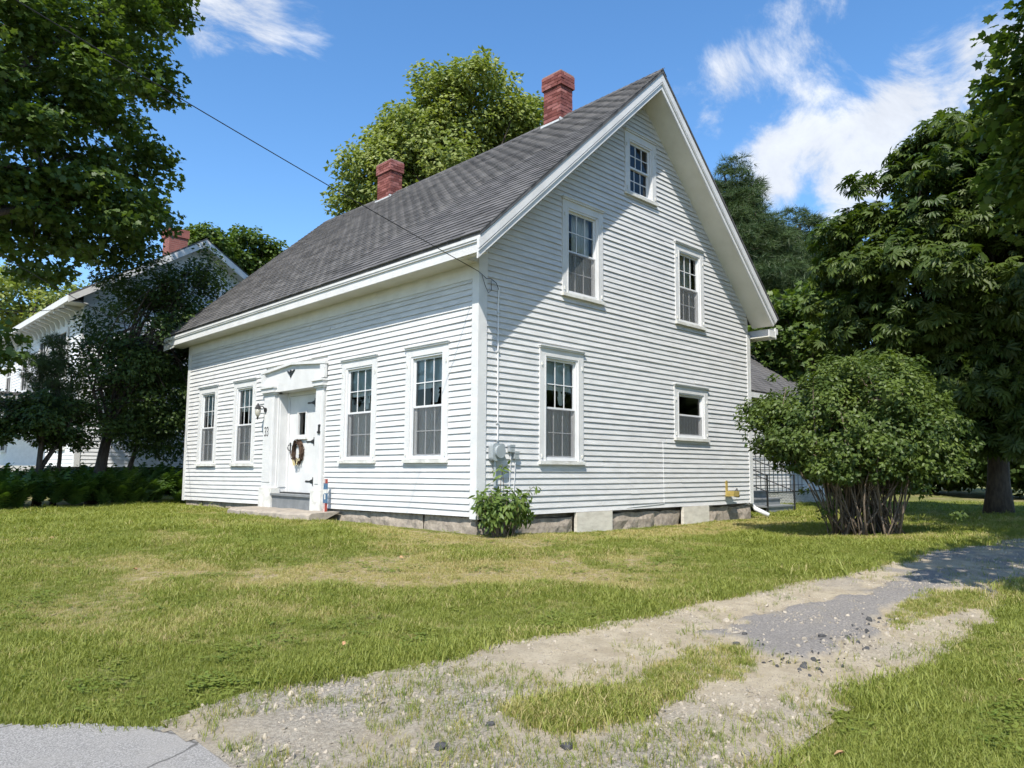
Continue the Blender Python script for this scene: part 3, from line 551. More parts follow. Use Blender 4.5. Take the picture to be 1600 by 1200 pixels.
hd = WM(FD); hd.tube([hd.P(6.20, -.25, 1.06), hd.P(6.20, -.20, 1.07), hd.P(6.20, -.185, 1.12), hd.P(6.20, -.20, 1.17), hd.P(6.20, -.25, 1.18)], .010, 6); hd.wb(6.18, 6.22, -.252, -.244, 1.02, 1.22); hd.tube([hd.P(6.20, -.23, 1.2), hd.P(6.14, -.215, 1.22)], .009, 6); hd.build('door_handle', 'black_iron', door)
part('latch', 'black_iron', [(4.46, 4.50, .060, .085, 1.38, 1.52), (4.445, 4.515, .060, .075, 1.50, 1.53), (4.445, 4.515, .060, .095, 1.36, 1.40)], ent)
part('threshold', 'grey_step', [(4.72, 6.34, -.30, .10, .135, .175)]); part('doorstep_riser', 'grey_step', [(4.72, 6.32, -.1, .06, -.16, .135)])
eg = WM(FD); EU, EZ = 5.70, 2.62      # spread-winged bird emblem
half = [(0, -.11), (.03, -.07), (.025, -.03), (.06, -.035), (.10, -.01), (.16, .03), (.25, .085), (.17, .078), (.11, .055), (.075, .028), (.045, .008), (.03, .03), (.03, .075), (.0, .09)]
pol = [(EU+.66*a, EZ+.8*b) for a, b in half]+[(EU-.66*a, EZ+.8*b) for a, b in half[::-1][1:-1]]
eg.prism([eg.P(a, .051, b) for a, b in pol][::-1], (-.022, 0, 0)); eg.wb(EU-.022, EU+.010, .06, .085, EZ+.02, EZ+.06); eg.build('eagle_emblem', 'black_iron', ent)
nm_ = empty('house_number', parent=house); nm_['label'] = 'black number 33 on the pilaster'
for uc in (6.715, 6.615):
    d = WM(FD); zc_ = 1.46; pts = []
    for cz_, a0 in ((zc_+.045, 150), (zc_-.045, 90)):
        pts += [d.P(uc-.034*math.cos(R(a)), .068, cz_+.045*math.sin(R(a))) for a in np.linspace(150 if cz_ > zc_ else 90, -90 if cz_ > zc_ else -150, 9)]
    d.tube(pts, .014, 5); d.build('digit', 'black_iron', nm_)
st = MB(); segs = 14; vs = []; y0, y1 = 3.75, 7.15
prof = [(.0, -.095), (-.70, -.105), (-.76, -.14), (-.78, -.40)]
for k in range(segs+1):
    y = y0+(y1-y0)*k/segs; e = .12*(abs(2*k/segs-1)**6)
    for x, z in prof: vs.append((x+(e if x < -.1 else 0)+random.gauss(0, .012)*(x < -.1), y, z+random.gauss(0, .006)-.009*(y-4)))
fs = [(k*4+i, k*4+i+1, k*4+5+i, k*4+4+i) for k in range(segs) for i in range(3)]+[(0, 3, 2, 1), (segs*4, segs*4+1, segs*4+2, segs*4+3)]
st.add(vs, [f[::-1] for f in fs]); st.build('granite_doorstep', 'step_stone', label='broad flat granite doorstep slab below the front door', cat='doorstep')

# rear wing with its own roof, lattice skirt
wing = empty('rear_wing', parent=house)
wm = MB(); WY, WX1 = 2.0, 16.7; z = .12
while z < 2.95:
    wm.add([(HW+.0, WY, z), (WX1-.1, WY, z), (WX1-.1, WY-.022, z), (HW, WY-.022, z), (HW, WY-.006, z+.115), (WX1-.1, WY-.006, z+.115)], [(0, 1, 2, 3), (3, 2, 5, 4)]); z += .1
wm.box(HW+.01, WX1-.02, WY+.002, WY+.1, .12, 3.1); wm.build('wing_siding', 'siding', wing)
wm = MB(); wm.box(WX1-.13, WX1+.02, WY-.03, WY+.12, -.05, 3.05); wm.build('corner_board', 'paint', wing)
wm = MB(); wm.box(WX1-.1, WX1, WY+.12, 8, -.3, 3.0); wm.prism([(WX1-.1, WY, 3.0), (WX1-.1, 8, 3.0), (WX1-.1, 5, 5.4)], (.1, 0, 0)); wm.build('wing_end_wall', 'siding', wing)
wm = MB(); wm.prism([(HW, WY-.35, 2.90), (HW, 5.0, 5.55), (HW, 5.0, 5.47), (HW, WY-.35, 2.82)], (WX1+.3-HW, 0, 0)); wm.prism([(HW, 8.35, 2.90), (HW, 5.0, 5.55), (HW, 5.0, 5.47), (HW, 8.35, 2.82)], (WX1+.3-HW, 0, 0))
k = 0
while k*.14 < 4.2:
    t_ = k*.14/4.25; y = WY-.36+t_*3.36; zz = 2.905+t_*2.65
    wm.add([(HW, y, zz), (WX1+.31, y, zz), (WX1+.31, y, zz+.018), (HW, y, zz+.018), (HW, y+.11, zz+.095), (WX1+.31, y+.11, zz+.095)], [(0, 1, 2, 3), (3, 2, 5, 4)]); k += 1
wm.build('wing_roof', 'shingle', wing)
wm = MB(); wm.box(HW, WX1+.3, WY-.36, WY-.33, 2.72, 2.86); wm.build('wing_fascia', 'paint', wing)
lt = MB(); x = 9.0
while x < WX1-.1:
    for sgn in (1, -1):
        x0_ = x if sgn > 0 else x+.42; lt.prism([(x0_, WY-.0 if sgn > 0 else WY-.012, -.33), (x0_+.035, WY-.0 if sgn > 0 else WY-.012, -.33), (x0_+.035+.42*sgn, WY if sgn > 0 else WY-.012, .09), (x0_+.42*sgn, WY if sgn > 0 else WY-.012, .09)], (0, .010, 0))
    x += .095
lt.build('lattice_skirt', 'old_paint', wing)
wm = MB(); wm.box(HW+.3, WX1-.05, WY-.02, WY+.03, .085, .125); wm.build('skirt_rail', 'black_iron', wing)
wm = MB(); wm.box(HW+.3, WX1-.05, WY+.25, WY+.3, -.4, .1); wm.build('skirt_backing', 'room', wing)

# ------------------------------------------------------------------ things on and around the house
def wire(name, label, a, b, sagm, r, extra=()):
    mb = MB(); a = Vector(a); b = Vector(b); pts = [a.lerp(b, t_)-Vector((0, 0, sagm*4*t_*(1-t_))) for t_ in np.linspace(0, 1, 25)]; mb.tube(pts, r, 5)
    for e in extra: mb.tube(e, r*.8, 5)
    return mb.build(name, 'wire', label=label, cat='wire')
wire('service_wire', 'black overhead service wire running down to the near house corner', (-7.8, -.25, 5.54), (-.06, -.05, 3.665), .05, .006,
     [[(-.06, -.05, 3.665), (.10, -.06, 3.58), (.19, -.05, 3.60), (.30, -.06, 3.55), (.37, -.045, 3.45)], [(.0, -.06, 3.62), (.07, -.07, 3.45), (.13, -.07, 3.36), (.20, -.06, 3.42), (.20, -.05, 3.57)]])
wire('phone_wire', 'thin black wire crossing the dark trees to the far eave', (-6.3, 5.1, 4.5), (-.44, 11.5, 3.83), .15, .007)
wire('utility_wire', 'low sagging wire in front of the neighbouring white house', (-7.4, 7.2, 4.15), (-1.7, 16.6, 5.4), .5, .009)
cdt = empty('service_cable', 'grey cable running down the gable wall to the meter', 'cable')
c = MB(); c.tube([(.37, -.045, 3.5), (.372, -.032, 3.2), (.378, -.030, 2.2), (.388, -.030, 1.12)], .012, 6); c.build('cable', 'vinyl', cdt)
for z in (3.1, 2.5, 1.9, 1.4): c = MB(); c.box(.355, .405, -.046, -.022, z-.01, z+.01); c.build('clip', 'galv', cdt)
mt = empty('electric_meter', 'grey electric meter box low on the gable wall above the leafy plant', 'meter')
c = MB(); n = 20
def rrect(u0, u1, z0, z1, r, y, k=5):
    o = []
    for cx_, cz_, a0 in ((u1-r, z1-r, 0), (u0+r, z1-r, 90), (u0+r, z0+r, 180), (u1-r, z0+r, 270)): o += [(cx_+r*math.cos(R(a0+90*i/k)), y, cz_+r*math.sin(R(a0+90*i/k))) for i in range(k+1)]
    return o
c.prism(rrect(.20, .45, .83, 1.09, .05, -.03), (0, -.10, 0)); c.build('box', 'meter_grey', mt)
c = MB(); c.prism(rrect(.23, .42, .87, 1.06, .09, -.131, 6), (0, -.045, 0)); c.build('dial_cover', 'meter_grey', mt); c = MB(); c.box(.34, .44, -.14, -.128, 1.0, 1.03); c.build('hasp', 'black_iron', mt)
c = MB(); c.tube([(.33, -.08, 1.09), (.33, -.08, 1.12), (.39, -.03, 1.15)], .018, 6); c.tube([(.30, -.07, .83), (.31, -.06, .2), (.31, -.05, -.35)], .02, 6); c.build('conduit', 'meter_grey', mt)
for lab, u0, z0, u1, z1, cat in (('small square grey utility box right of the electric meter', .60, .965, .70, 1.075, 'utility box'), ('small grey cable box just below and right of the square one', .705, .86, .79, .975, 'utility box')):
    q = empty('utility_box', lab, cat); c = MB(); c.prism(rrect(u0, u1, z0, z1, .015, -.024, 3), (0, -.06, 0)); c.build('box', 'meter_grey', q); c = MB(); c.tube([((u0+u1)/2, -.05, z0), ((u0+u1)/2, -.035, z0-.25), ((u0+u1)/2-.02, -.03, .3)], .006, 5); c.build('cable', 'vinyl', q); c = MB(); c.prism(rrect(u0-.006, u1+.006, z1-.03, z1+.006, .006, -.024, 2), (0, -.066, 0)); c.build('lid', 'meter_grey', q)
c = MB(); c.tube([(4.743, -.024, 1.26), (4.75, -.026, .7), (4.762, -.024, .08), (4.3, -.026, .06), (3.6, -.024, .03)], .006, 5); c.build('thin_cable', 'vinyl', label='thin white cable down the gable wall left of the small window', cat='cable')
lf = empty('wall_fixture', 'small yellow fixture with a black cone low on the gable wall', 'fixture', loc=(0, 0, 0))
c = MB(); c.box(7.04, 7.10, -.045, -.02, .28, .50); c.build('stem', 'yellow_paint', lf); c = MB(); c.prism([(6.98, -.05, .17), (7.20, -.05, .17), (7.22, -.05, .28), (6.99, -.05, .28)], (0, -.20, 0)); c.build('scoop', 'yellow_paint', lf)
c = MB(); c.tube([(7.24, -.15, .17), (7.27, -.15, .25), (7.29, -.15, .34)], [.085, .05, .008], 10); c.build('cone', 'black_iron', lf)
# lantern beside the door
ln = empty('wall_lantern', 'black wall lantern with clear globe left of the front door', 'lantern')
c = MB(); c.tube([(-.06, 6.72, 1.92), (-.10, 6.72, 1.92)], .05, 10); c.tube([(-.09, 6.72, 1.93), (-.14, 6.74, 2.0), (-.20, 6.78, 2.0), (-.22, 6.79, 1.97)], .014, 6); c.build('bracket', 'black_iron', ln)
c = MB(); c.tube([(-.22, 6.79, 2.06), (-.22, 6.79, 2.02), (-.22, 6.79, 1.97), (-.22, 6.79, 1.95)], [.012, .025, .06, .075], 10); c.build('cap', 'black_iron', ln)
c = MB(); c.tube([(-.22, 6.79, 1.95), (-.22, 6.79, 1.90), (-.22, 6.79, 1.82), (-.22, 6.79, 1.77)], [.048, .062, .048, .018], 12); c.build('globe', 'clear_bulb', ln, smooth=True)
c = MB(); c.tube([(-.22, 6.79, 1.775), (-.22, 6.79, 1.74), (-.22, 6.79, 1.71)], [.024, .018, .004], 8); c.build('finial', 'black_iron', ln)
# wreath on the door
wr = empty('wreath', 'dark twig wreath with yellow flowers hanging on the front door', 'wreath'); c = MB(); cu, cz0, ro = 5.83, 1.03, .215
for k in range(330):
    a = random.uniform(0, 6.283); da = random.uniform(.25, .7); rr_ = ro*random.uniform(.62, 1.10); oo = -.22+random.uniform(-.035, .04); pts = []
    for i in range(4):
        b_ = a+da*i/3; r_ = rr_*(1+(.10*(i/3)**2 if k % 3 == 0 else 0)); pts.append((-oo, cu+.95*r_*math.cos(b_), cz0+1.10*r_*math.sin(b_)))
    c.tube(pts, .008, 3)
c.build('twigs', 'straw_wreath', wr)
c = MB()
for k in range(26):
    a = random.gauss(-1.55, .42); r_ = ro*random.uniform(.8, 1.15); p_ = Vector((.165, cu+.95*r_*math.cos(a), cz0+1.10*r_*math.sin(a))); s_ = random.uniform(.014, .03)
    for j in range(5):
        b_ = j*1.256; c.add([p_, p_+Vector((-.01, s_*math.cos(b_), s_*math.sin(b_))), p_+Vector((-.01, s_*math.cos(b_+.9), s_*math.sin(b_+.9)))], [(0, 1, 2)])
c.build('flowers', 'flower', wr)
# painted post
pp = empty('painted_post', 'narrow red white and blue painted wooden post beside the front door', 'garden ornament'); PY = 4.02; PXo = -.16; gzp = gz(-.16, 4.02)
for nm, z0, z1, w_, mat in (('striped_base', gzp-.03, .06, .040, 'red_paint'), ('blue_body', .06, .24, .050, 'blue_paint'), ('white_band', .24, .31, .047, 'old_paint'), ('blue_top', .31, .42, .042, 'blue_paint'), ('red_cap', .42, .50, .033, 'red_paint')):
    c = MB(); c.prism([(PXo-.02, PY-w_, z0), (PXo-.02, PY+w_*.9, z0), (PXo-.02, PY+w_*.85, z1), (PXo-.02, PY-w_*.95, z1)], (.045, 0, 0)); po = c.build(nm, mat, pp)
    if mat == 'red_paint':
        for k in (-.4, .3): c = MB(); c.box(PXo-.024, PXo-.0201, PY+k*w_-.006, PY+k*w_+.007, z0+.005, z1-.005); c.build('white_stripe', 'old_paint', po)
c = MB(); c.box(PXo-.030, PXo-.021, PY-.045, PY-.012, .13, .22); c.box(PXo-.032, PXo-.021, PY+.0, PY+.03, .22, .29); c.build('white_patch', 'old_paint', pp)
# side steps with iron railings and crossed bars
sp_ = empty('side_steps', 'grey wooden side steps with black iron railings behind the gable corner', 'steps', loc=(0, 0, 0))
for y0, y1, z in ((.55, .92, -.15), (.90, 1.24, .02), (1.22, 1.96, .19)):
    c = MB(); c.box(9.95, 11.45, y0-.03, y1, z-.035, z); c.build('tread', 'grey_step', sp_); c = MB(); c.box(9.99, 11.41, y0, y0+.025, z-.18, z-.036); c.build('riser', 'grey_step', sp_)
for x in (9.97, 11.43):
    rl = MB(); rl.box(x-.018, x+.018, .50, .536, -.38, .62); ro_ = rl.build('railing', 'black_iron', sp_)
    for z0, z1 in ((.60, 1.12), (.20, .72)): c = MB(); c.tube([(x, .52, z0), (x, 1.92, z1)], .014, 6); c.build('rail', 'black_iron', ro_)
    c = MB(); c.box(x-.016, x+.016, 1.88, 1.912, .19, 1.14); c.build('post', 'black_iron', ro_)
tr_ = empty('bar_grid', 'thin black crossed trellis in front of the wing wall', 'bars')  # thin black uprights and crossbars standing before the wing wall
for k in range(14): c = MB(); c.tube([(11.6+k*.26, 1.93, .1), (11.6+k*.26, 1.93, 1.25)], .010, 4); c.build('upright', 'black_iron', tr_)
for z in (.3, .75, 1.2): c = MB(); c.tube([(11.5, 1.92, z), (15.1, 1.92, z)], .009, 4); c.build('crossbar', 'black_iron', tr_)

# ------------------------------------------------------------------ neighbouring house
nb = empty('neighbour_house', 'white two storey neighbouring house with bracketed eave and brick chimney', 'house')
NX0, NX1, NY0, NY1, NZ = -1.13, 5.71, 17.0, 30.0, .68; NPX = (NX0+NX1)/2; NEZ, NPZ = 6.05, 8.40
cl_ = MB(); z = NZ
def ngab(z): k = max(0, (z-NEZ)/(NPZ-.25-NEZ)); return NX0+(NPX-NX0)*k, NX1-(NX1-NPX)*k
while z < NPZ-.45:
    a, b = ngab(z); cl_.add([(a, NY0, z), (b, NY0, z), (b, NY0-.024, z), (a, NY0-.024, z), (a, NY0-.005, z+.13), (b, NY0-.005, z+.13)], [(0, 1, 2, 3), (3, 2, 5, 4)])
    if z < NEZ-.5: cl_.add([(NX0, NY0, z), (NX0, NY1, z), (NX0-.024, NY1, z), (NX0-.024, NY0, z), (NX0-.005, NY0, z+.13), (NX0-.005, NY1, z+.13)], [(0, 3, 2, 1), (3, 4, 5, 2)])
    z += .115
o = cl_.build('clapboards', 'nb_siding', nb); o['kind'] = 'stuff'
c = MB(); c.prism([(NX0+.002, NY0+.002, NZ), (NX1, NY0+.002, NZ), (NX1, NY0+.002, NEZ), (NPX, NY0+.002, NPZ-.2), (NX0+.002, NY0+.002, NEZ)], (0, NY1-NY0, 0)); c.build('wall', 'nb_siding', nb)
c = MB(); c.box(NX0+.05, NX1-.05, NY0+.05, NY1, -.6, NZ); c.build('foundation', 'room', nb)
for x in (NX0-.03, NX1-.12): c = MB(); c.box(x, x+.16, NY0-.035, NY0+.13, NZ, NEZ); c.build('corner_board', 'paint', nb)
c = MB(); oh = .55; zt = lambda x, d=0: NPZ-(NPZ-NEZ-.12)/(NPX-NX0)*abs(x-NPX)-d
for xe in (NX0-oh, NX1+oh): c.prism([(NPX, NY0-.5, zt(NPX)), (xe, NY0-.5, zt(xe)), (xe, NY0-.5, zt(xe)-.06), (NPX, NY0-.5, zt(NPX)-.06)], (0, NY1-NY0+1, 0))
c.build('roof', 'shingle', nb)
for xe in (NX0-oh, NX1+oh):
    c = MB(); c.prism([(NPX, NY0-.52, zt(NPX)-.062), (xe, NY0-.52, zt(xe)-.062), (xe, NY0-.52, zt(xe)-.26), (NPX, NY0-.52, zt(NPX)-.30)], (0, .05, 0)); c.build('rake_board', 'paint', nb)
    c = MB(); c.prism([(NPX, NY0-.47, zt(NPX)-.24), (xe, NY0-.47, zt(xe)-.20), (xe, NY0-.47, zt(xe)-.225), (NPX, NY0-.47, zt(NPX)-.265)], (0, .47, 0)); c.build('rake_soffit', 'paint', nb)
    c = MB(); c.prism([(NPX, NY0-.03, zt(NPX)-.27), (xe+(oh if xe < NPX else -oh), NY0-.03, zt(NX0)-.24), (xe+(oh if xe < NPX else -oh), NY0-.03, zt(NX0)-.60), (NPX, NY0-.03, zt(NPX)-.66)], (0, .028, 0)); c.build('frieze_board', 'paint', nb)
zee = zt(NX0-oh); c = MB(); c.box(NX0-oh-.02, NX0-oh+.03, NY0-.5, NY1+.4, zee-.22, zee-.03); c.build('eave_fascia', 'paint', nb); c = MB(); c.box(NX0-oh+.03, NX0, NY0-.46, NY1+.4, zee-.22, zee-.2); c.build('eave_soffit', 'paint', nb); c = MB(); c.box(NX0-.035, NX0-.002, NY0+.13, NY1, zee-.70, zee-.22); c.build('frieze_board', 'paint', nb)
bm_ = MB(); bm_.prism([(NX0-.035, -.04, zee-.23), (NX0-oh+.06, -.04, zee-.23), (NX0-oh+.06, -.04, zee-.30), (NX0-.20, -.04, zee-.38), (NX0-.11, -.04, zee-.55), (NX0-.035, -.04, zee-.60)], (0, .08, 0)); bmesh_ = bm_.mesh('bracket'); bmesh_.materials.append(MATS['paint'])
y = NY0+.25
while y < NY1: o = bpy.data.objects.new('bracket', bmesh_); o.location = (0, y, 0); link(o, nb); y += .62
def nb_window(parent, ax, u0, u1, z0, z1):
    w_ = empty('window', parent=parent); wl = (lambda a, b, d0, d1, q0, q1: MB().box(NX0-d1, NX0-d0, a, b, q0, q1)) if ax == 'f' else (lambda a, b, d0, d1, q0, q1: MB().box(a, b, NY0-d1, NY0-d0, q0, q1))
    for q in ((u0-.12, u0, .02, .07, z0-.1, z1+.14), (u1, u1+.12, .02, .07, z0-.1, z1+.14), (u0, u1, .02, .072, z1, z1+.16), (u0, u1, .02, .09, z0-.1, z0)): wl(*q).build('casing', 'paint', w_)
    wl(u0, u1, .026, .032, z0, z1).build('pane', 'room', w_); wl(u0, u1, .034, .05, (z0+z1)/2-.025, (z0+z1)/2+.025).build('meeting_rail', 'paint', w_); wl((u0+u1)/2-.012, (u0+u1)/2+.012, .034, .046, z0, z1).build('muntin', 'paint', w_)
for y in (18.6, 21.3, 24.0, 26.8): nb_window(nb, 'f', y, y+.85, 3.5, 5.0)
for y in (18.2, 27): nb_window(nb, 'f', y, y+.85, 1.3, 2.8)
nb_window(nb, 'g', NPX-.25, NPX+.25, 6.7, 7.2); nb_window(nb, 'g', .5, 1.35, 3.4, 4.9); nb_window(nb, 'g', 3.2, 4.05, 3.4, 4.9)
def simple_chimney(parent, x0, x1, y0, y1, z0, z1):
    ch = empty('chimney', parent=parent); c = MB(); c.box(x0, x1, y0, y1, z0, z1-.3); c.box(x0-.04, x1+.04, y0-.04, y1+.04, z1-.3, z1); c.build('stack', 'brick', ch)
    c = MB(); 
    for k in range(int((z1-.3-z0)/.075)): c.box(x0-.002, x1+.002, y0-.002, y1+.002, z0+k*.075, z0+k*.075+.010)
    c.build('mortar_joints', 'mortar', ch); c = MB(); c.box(x0+.1, x1-.1, y0+.1, y1-.1, z1, z1+.02); c.build('chimney_cap', 'mortar', ch)
simple_chimney(nb, 2.0, 2.65, 19.2, 19.85, 7.6, 9.35)
pc = empty('porch', parent=nb)
for nm, mat, q in (('floor', 'paint', (-3.6, -1.15, 20.2, 27, .45, .7)), ('roof', 'shingle', (-3.9, -1.15, 19.9, 27.3, 2.95, 3.05)), ('fascia', 'paint', (-3.85, -1.2, 19.92, 27.2, 2.72, 2.94)), ('rail', 'paint', (-3.58, -3.5, 20.3, 27, 1.35, 1.43)), ('skirt', 'paint', (-3.55, -1.2, 20.25, 20.3, -.3, .45))):
    c = MB(); c.box(*q); c.build(nm, mat, pc)
for y in (20.35, 22.5, 24.7, 26.8): c = MB(); c.box(-3.6, -3.45, y-.07, y+.07, .7, 2.72); c.build('post', 'paint', pc)

# ------------------------------------------------------------------ vegetation
def unit(v): return v/np.maximum(np.linalg.norm(v, axis=-1, keepdims=True), 1e-9)
def fan(pts, fold=.12):
    P = [(0, .35, 0)]+[(x, y, abs(x)*fold*-1-.10*max(0, y-.6)) for x, y in pts]; n = len(pts); return np.array(P, float), np.array([(0, 1+i, 1+(i+1) % n) for i in range(n)])
TM = {}
mp_half = [(0, 0), (.20, .04), (.46, .10), (.36, .27), (.56, .55), (.34, .56), (.22, .62), (.20, .74), (0, 1.05)]
TM['maple'] = fan(mp_half+[(-x, y) for x, y in mp_half[::-1][1:-1]])
TM['maple5'] = fan([(0, 0), (.42, .12), (.30, .35), (.5, .62), (.2, .66), (0, 1.05), (-.2, .66), (-.5, .62), (-.30, .35), (-.42, .12)])
TM['ovate'] = (np.array([(0, 0, 0), (.30, .30, -.07), (.24, .65, -.08), (0, 1.0, -.14), (-.24, .65, -.08), (-.30, .30, -.07), (0, .5, .02)]), np.array([(0, 1, 6), (1, 2, 6), (2, 3, 6), (3, 4, 6), (4, 5, 6), (5, 0, 6)]))
TM['ovate4'] = (np.array([(0, 0, 0), (.32, .38, -.08), (0, 1.0, -.14), (-.32, .38, -.08), (0, .5, .02)]), np.array([(0, 1, 4), (1, 2, 4), (2, 3, 4), (3, 0, 4)]))
TM['simple'] = (np.array([(0, 0, 0), (.38, .45, -.08), (0, 1.0, -.1), (-.38, .45, -.08)]), np.array([(0, 1, 2), (0, 2, 3)]))
TM['lance'] = (np.array([(0, 0, 0), (.17, .35, -.03), (.12, .7, -.10), (0, 1.0, -.22), (-.12, .7, -.10), (-.17, .35, -.03), (0, .45, .02)]), np.array([(0, 1, 6), (1, 2, 6), (2, 3, 6), (3, 4, 6), (4, 5, 6), (5, 0, 6)]))
V = []; Fc = []
for i, a in enumerate((-82, -48, -16, 16, 48, 82)):
    ln_ = 1.0-.28*abs(a)/82; base = len(V); c_, s_ = math.cos(R(a)), math.sin(R(a))
    for x, y, z in ((0, .02, 0), (.15, .64, -.15), (0, 1.0, -.40), (-.15, .64, -.15)): x *= ln_; y *= ln_; V.append((x*c_+y*s_, -x*s_+y*c_, z*ln_))
    Fc += [(base, base+1, base+2), (base, base+2, base+3)]
TM['chestnut'] = (np.array(V), np.array(Fc))
V = []; Fc = []
rs = np.random.default_rng(5)
for i in range(9):
    d = unit(np.array([rs.normal(0, .55), 1.0, rs.normal(0, .55)])); sd = unit(np.cross(d, rs.normal(0, 1, 3))); b = len(V); V += [tuple(sd*.022), tuple(-sd*.022), tuple(d*rs.uniform(.75, 1.1))]; Fc.append((b, b+1, b+2))
TM['needles'] = (np.array(V), np.array(Fc))
def leaf_mesh(name, mat, parent, C, rad, n, size, tm, center, droop=.25, upb=.9, outb=.5, rnd=.55, flat=.6, ctint=None, shell=.5):
    C = np.asarray(C, float); rad = np.asarray(rad, float); w = rad**2; idx = rng.choice(len(C), n, p=w/w.sum())
    d = unit(rng.normal(0, 1, (n, 3))); r = rad[idx]*(.25+.75*rng.random(n)**shell); pos = C[idx]+d*r[:, None]*np.array([1, 1, flat])
    out = unit(pos-np.asarray(center, float)); out2 = unit(.6*out+.6*d)
    nrm = unit(upb*np.array([0, 0, 1])+outb*out2+rnd*rng.normal(0, 1, (n, 3))); tip = .6*out2+.7*rng.normal(0, 1, (n, 3))-droop*np.array([0, 0, 1]); tip = unit(tip-nrm*(tip*nrm).sum(-1, keepdims=True)); side = np.cross(tip, nrm)
    P, Fa = TM[tm]; s = size*rng.uniform(.65, 1.25, n)
    V = pos[:, None]+s[:, None, None]*(P[None, :, 0:1]*side[:, None]+P[None, :, 1:2]*tip[:, None]+P[None, :, 2:3]*nrm[:, None])
    k = len(P); Fa = (Fa[None]+k*np.arange(n)[:, None, None]).reshape(-1, 3)
    ct = (ctint if ctint is not None else rng.random(len(C)))[idx]; tint = np.clip(.55*ct+.45*rng.random(n), 0, 1)
    o = np_mesh(name, V.reshape(-1, 3), Fa, mat, np.repeat(tint, k), parent); o['kind'] = 'stuff'; return o
def clumps(lobes, n, cr, inner=.5):
    vol = np.array([l[1][0]*l[1][1]+l[1][1]*l[1][2]+l[1][0]*l[1][2] for l in lobes]); idx = rng.choice(len(lobes), n, p=vol/vol.sum()); d = unit(rng.normal(0, 1, (n, 3))); f = inner+(1-inner)*rng.random(n)**.6
    C = np.array([l[0] for l in lobes])[idx]+d*f[:, None]*np.array([l[1] for l in lobes])[idx]; return C, rng.uniform(.6, 1.35, n)*cr
def limb(mb, a, b, r0, r1, bend=.12, seg=4):
    a = np.array(a, float); b = np.array(b, float); ln_ = np.linalg.norm(b-a); off = rng.normal(0, bend*ln_, 3); pts = []
    for t_ in np.linspace(0, 1, seg+1): pts.append(tuple(a+(b-a)*t_+off*math.sin(math.pi*t_)*.5+np.array([0, 0, .12*ln_*math.sin(math.pi*t_)])))
    mb.tube(pts, list(np.linspace(r0, r1, seg+1)), 6); return pts
def tree(name, label, cat, base, top, r0, lobes, ncl, cr, nleaf, size, tm, mat, limbs=10, droop=.25, group=None, bark='bark', inner=.5, flat=.6, upb=.9, outb=.5):
    t_ = empty(name, label, cat, loc=(0, 0, 0), group=group); base = np.array(base, float); base[2] = gz(base[0], base[1])-.1; top = np.array(top, float); mb = MB(); off = rng.normal(0, .1, 2); pts = []; n = 7
    for i in range(n+1):
        s = i/n; p_ = base+(top-base)*s; p_[:2] += off*math.sin(3.1*s); pts.append(tuple(p_))
    mb.tube(pts, [r0*(1.35 if i == 0 else 1)*(1-.75*i/n) for i in range(n+1)], 9)
    C, rad = clumps(lobes, ncl, cr, inner)
    pick = rng.choice(len(C), min(limbs, len(C)), replace=False)
    for k in pick:
        s = rng.uniform(.35, 1.0); a = base+(top-base)*s; pl = limb(mb, a, C[k], r0*.42*(1.15-.75*s), .012)
        for j in rng.choice(len(C), 3):
            if np.linalg.norm(C[j]-np.array(pl[2])) < 3.2: limb(mb, pl[2], C[j], r0*.14, .008, seg=3)
    mb.build('trunk', bark, t_, smooth=True)
    center = np.mean([l[0] for l in lobes], axis=0); center[2] -= .3
    leaf_mesh('crown', mat, t_, C, rad, nleaf, size, tm, center, droop, flat=flat, upb=upb, outb=outb); return t_
def at(x, y, D):                     # a point at horizontal distance D seen in the photograph at (x, y)
    d = fw+r2*(x-800)/F_PX+u2*(622.78-y)/F_PX; return CAM+d*D/math.hypot(d[0], d[1])
LIL = 0
def lob(x, y, D, rpx, rzpx=None, depth=1.0):
    c = at(x+LIL, y, D); r = rpx*D/F_PX; rz = (rzpx or rpx)*D/F_PX; return (c, (r, r*depth, rz))
# big maple at the left
D = 22.
tree('maple_tree', 'tall dark green maple filling the upper left', 'tree', (-7.3, 9.3, 0), (-5.9, 9.6, 8.5), .34,
     [lob(10, 60, 20.2, 150, 110), lob(130, 10, 21, 95, 70), lob(225, 10, 23, 65, 45), lob(100, 130, 20.5, 115, 65), lob(205, 105, 23, 50, 40), lob(50, 240, 20.2, 120, 75), lob(170, 250, 21, 75, 60), lob(20, 325, 20.4, 105, 55), lob(150, 345, 21, 90, 48), lob(225, 345, 23.5, 38, 36), lob(45, 400, 20.4, 65, 24), lob(240, 150, 23.5, 26, 22), lob(-25, 540, 18.5, 60, 24),
      ((-7.2, 9.2, 6.6), (2.2, 1.4, 1.5)), ((-8.6, 9.6, 5.6), (1.8, 1.2, 1.0)), ((-6.6, 10.2, 9.0), (2.4, 1.8, 1.8)), ((-6.2, 9.4, 5.4), (1.2, .9, .7))],
     640, .53, 52000, .150, 'maple5', 'maple_leaf', 26, flat=.5)
D = 22.5
tree('dark_tree', 'dense dark leafy tree in front of the neighbouring gable', 'tree', at(148, 742, 21.8), at(205, 520, D), .17, [lob(235, 520, D, 95, 90), lob(205, 610, D, 88, 75), lob(255, 640, D, 75, 70), lob(290, 470, D, 45, 70), lob(215, 430, D, 60, 45), lob(175, 570, D, 40, 55), lob(315, 440, D, 28, 50)], 250, .50, 34000, .105, 'ovate4', 'dark_leaf', 26)
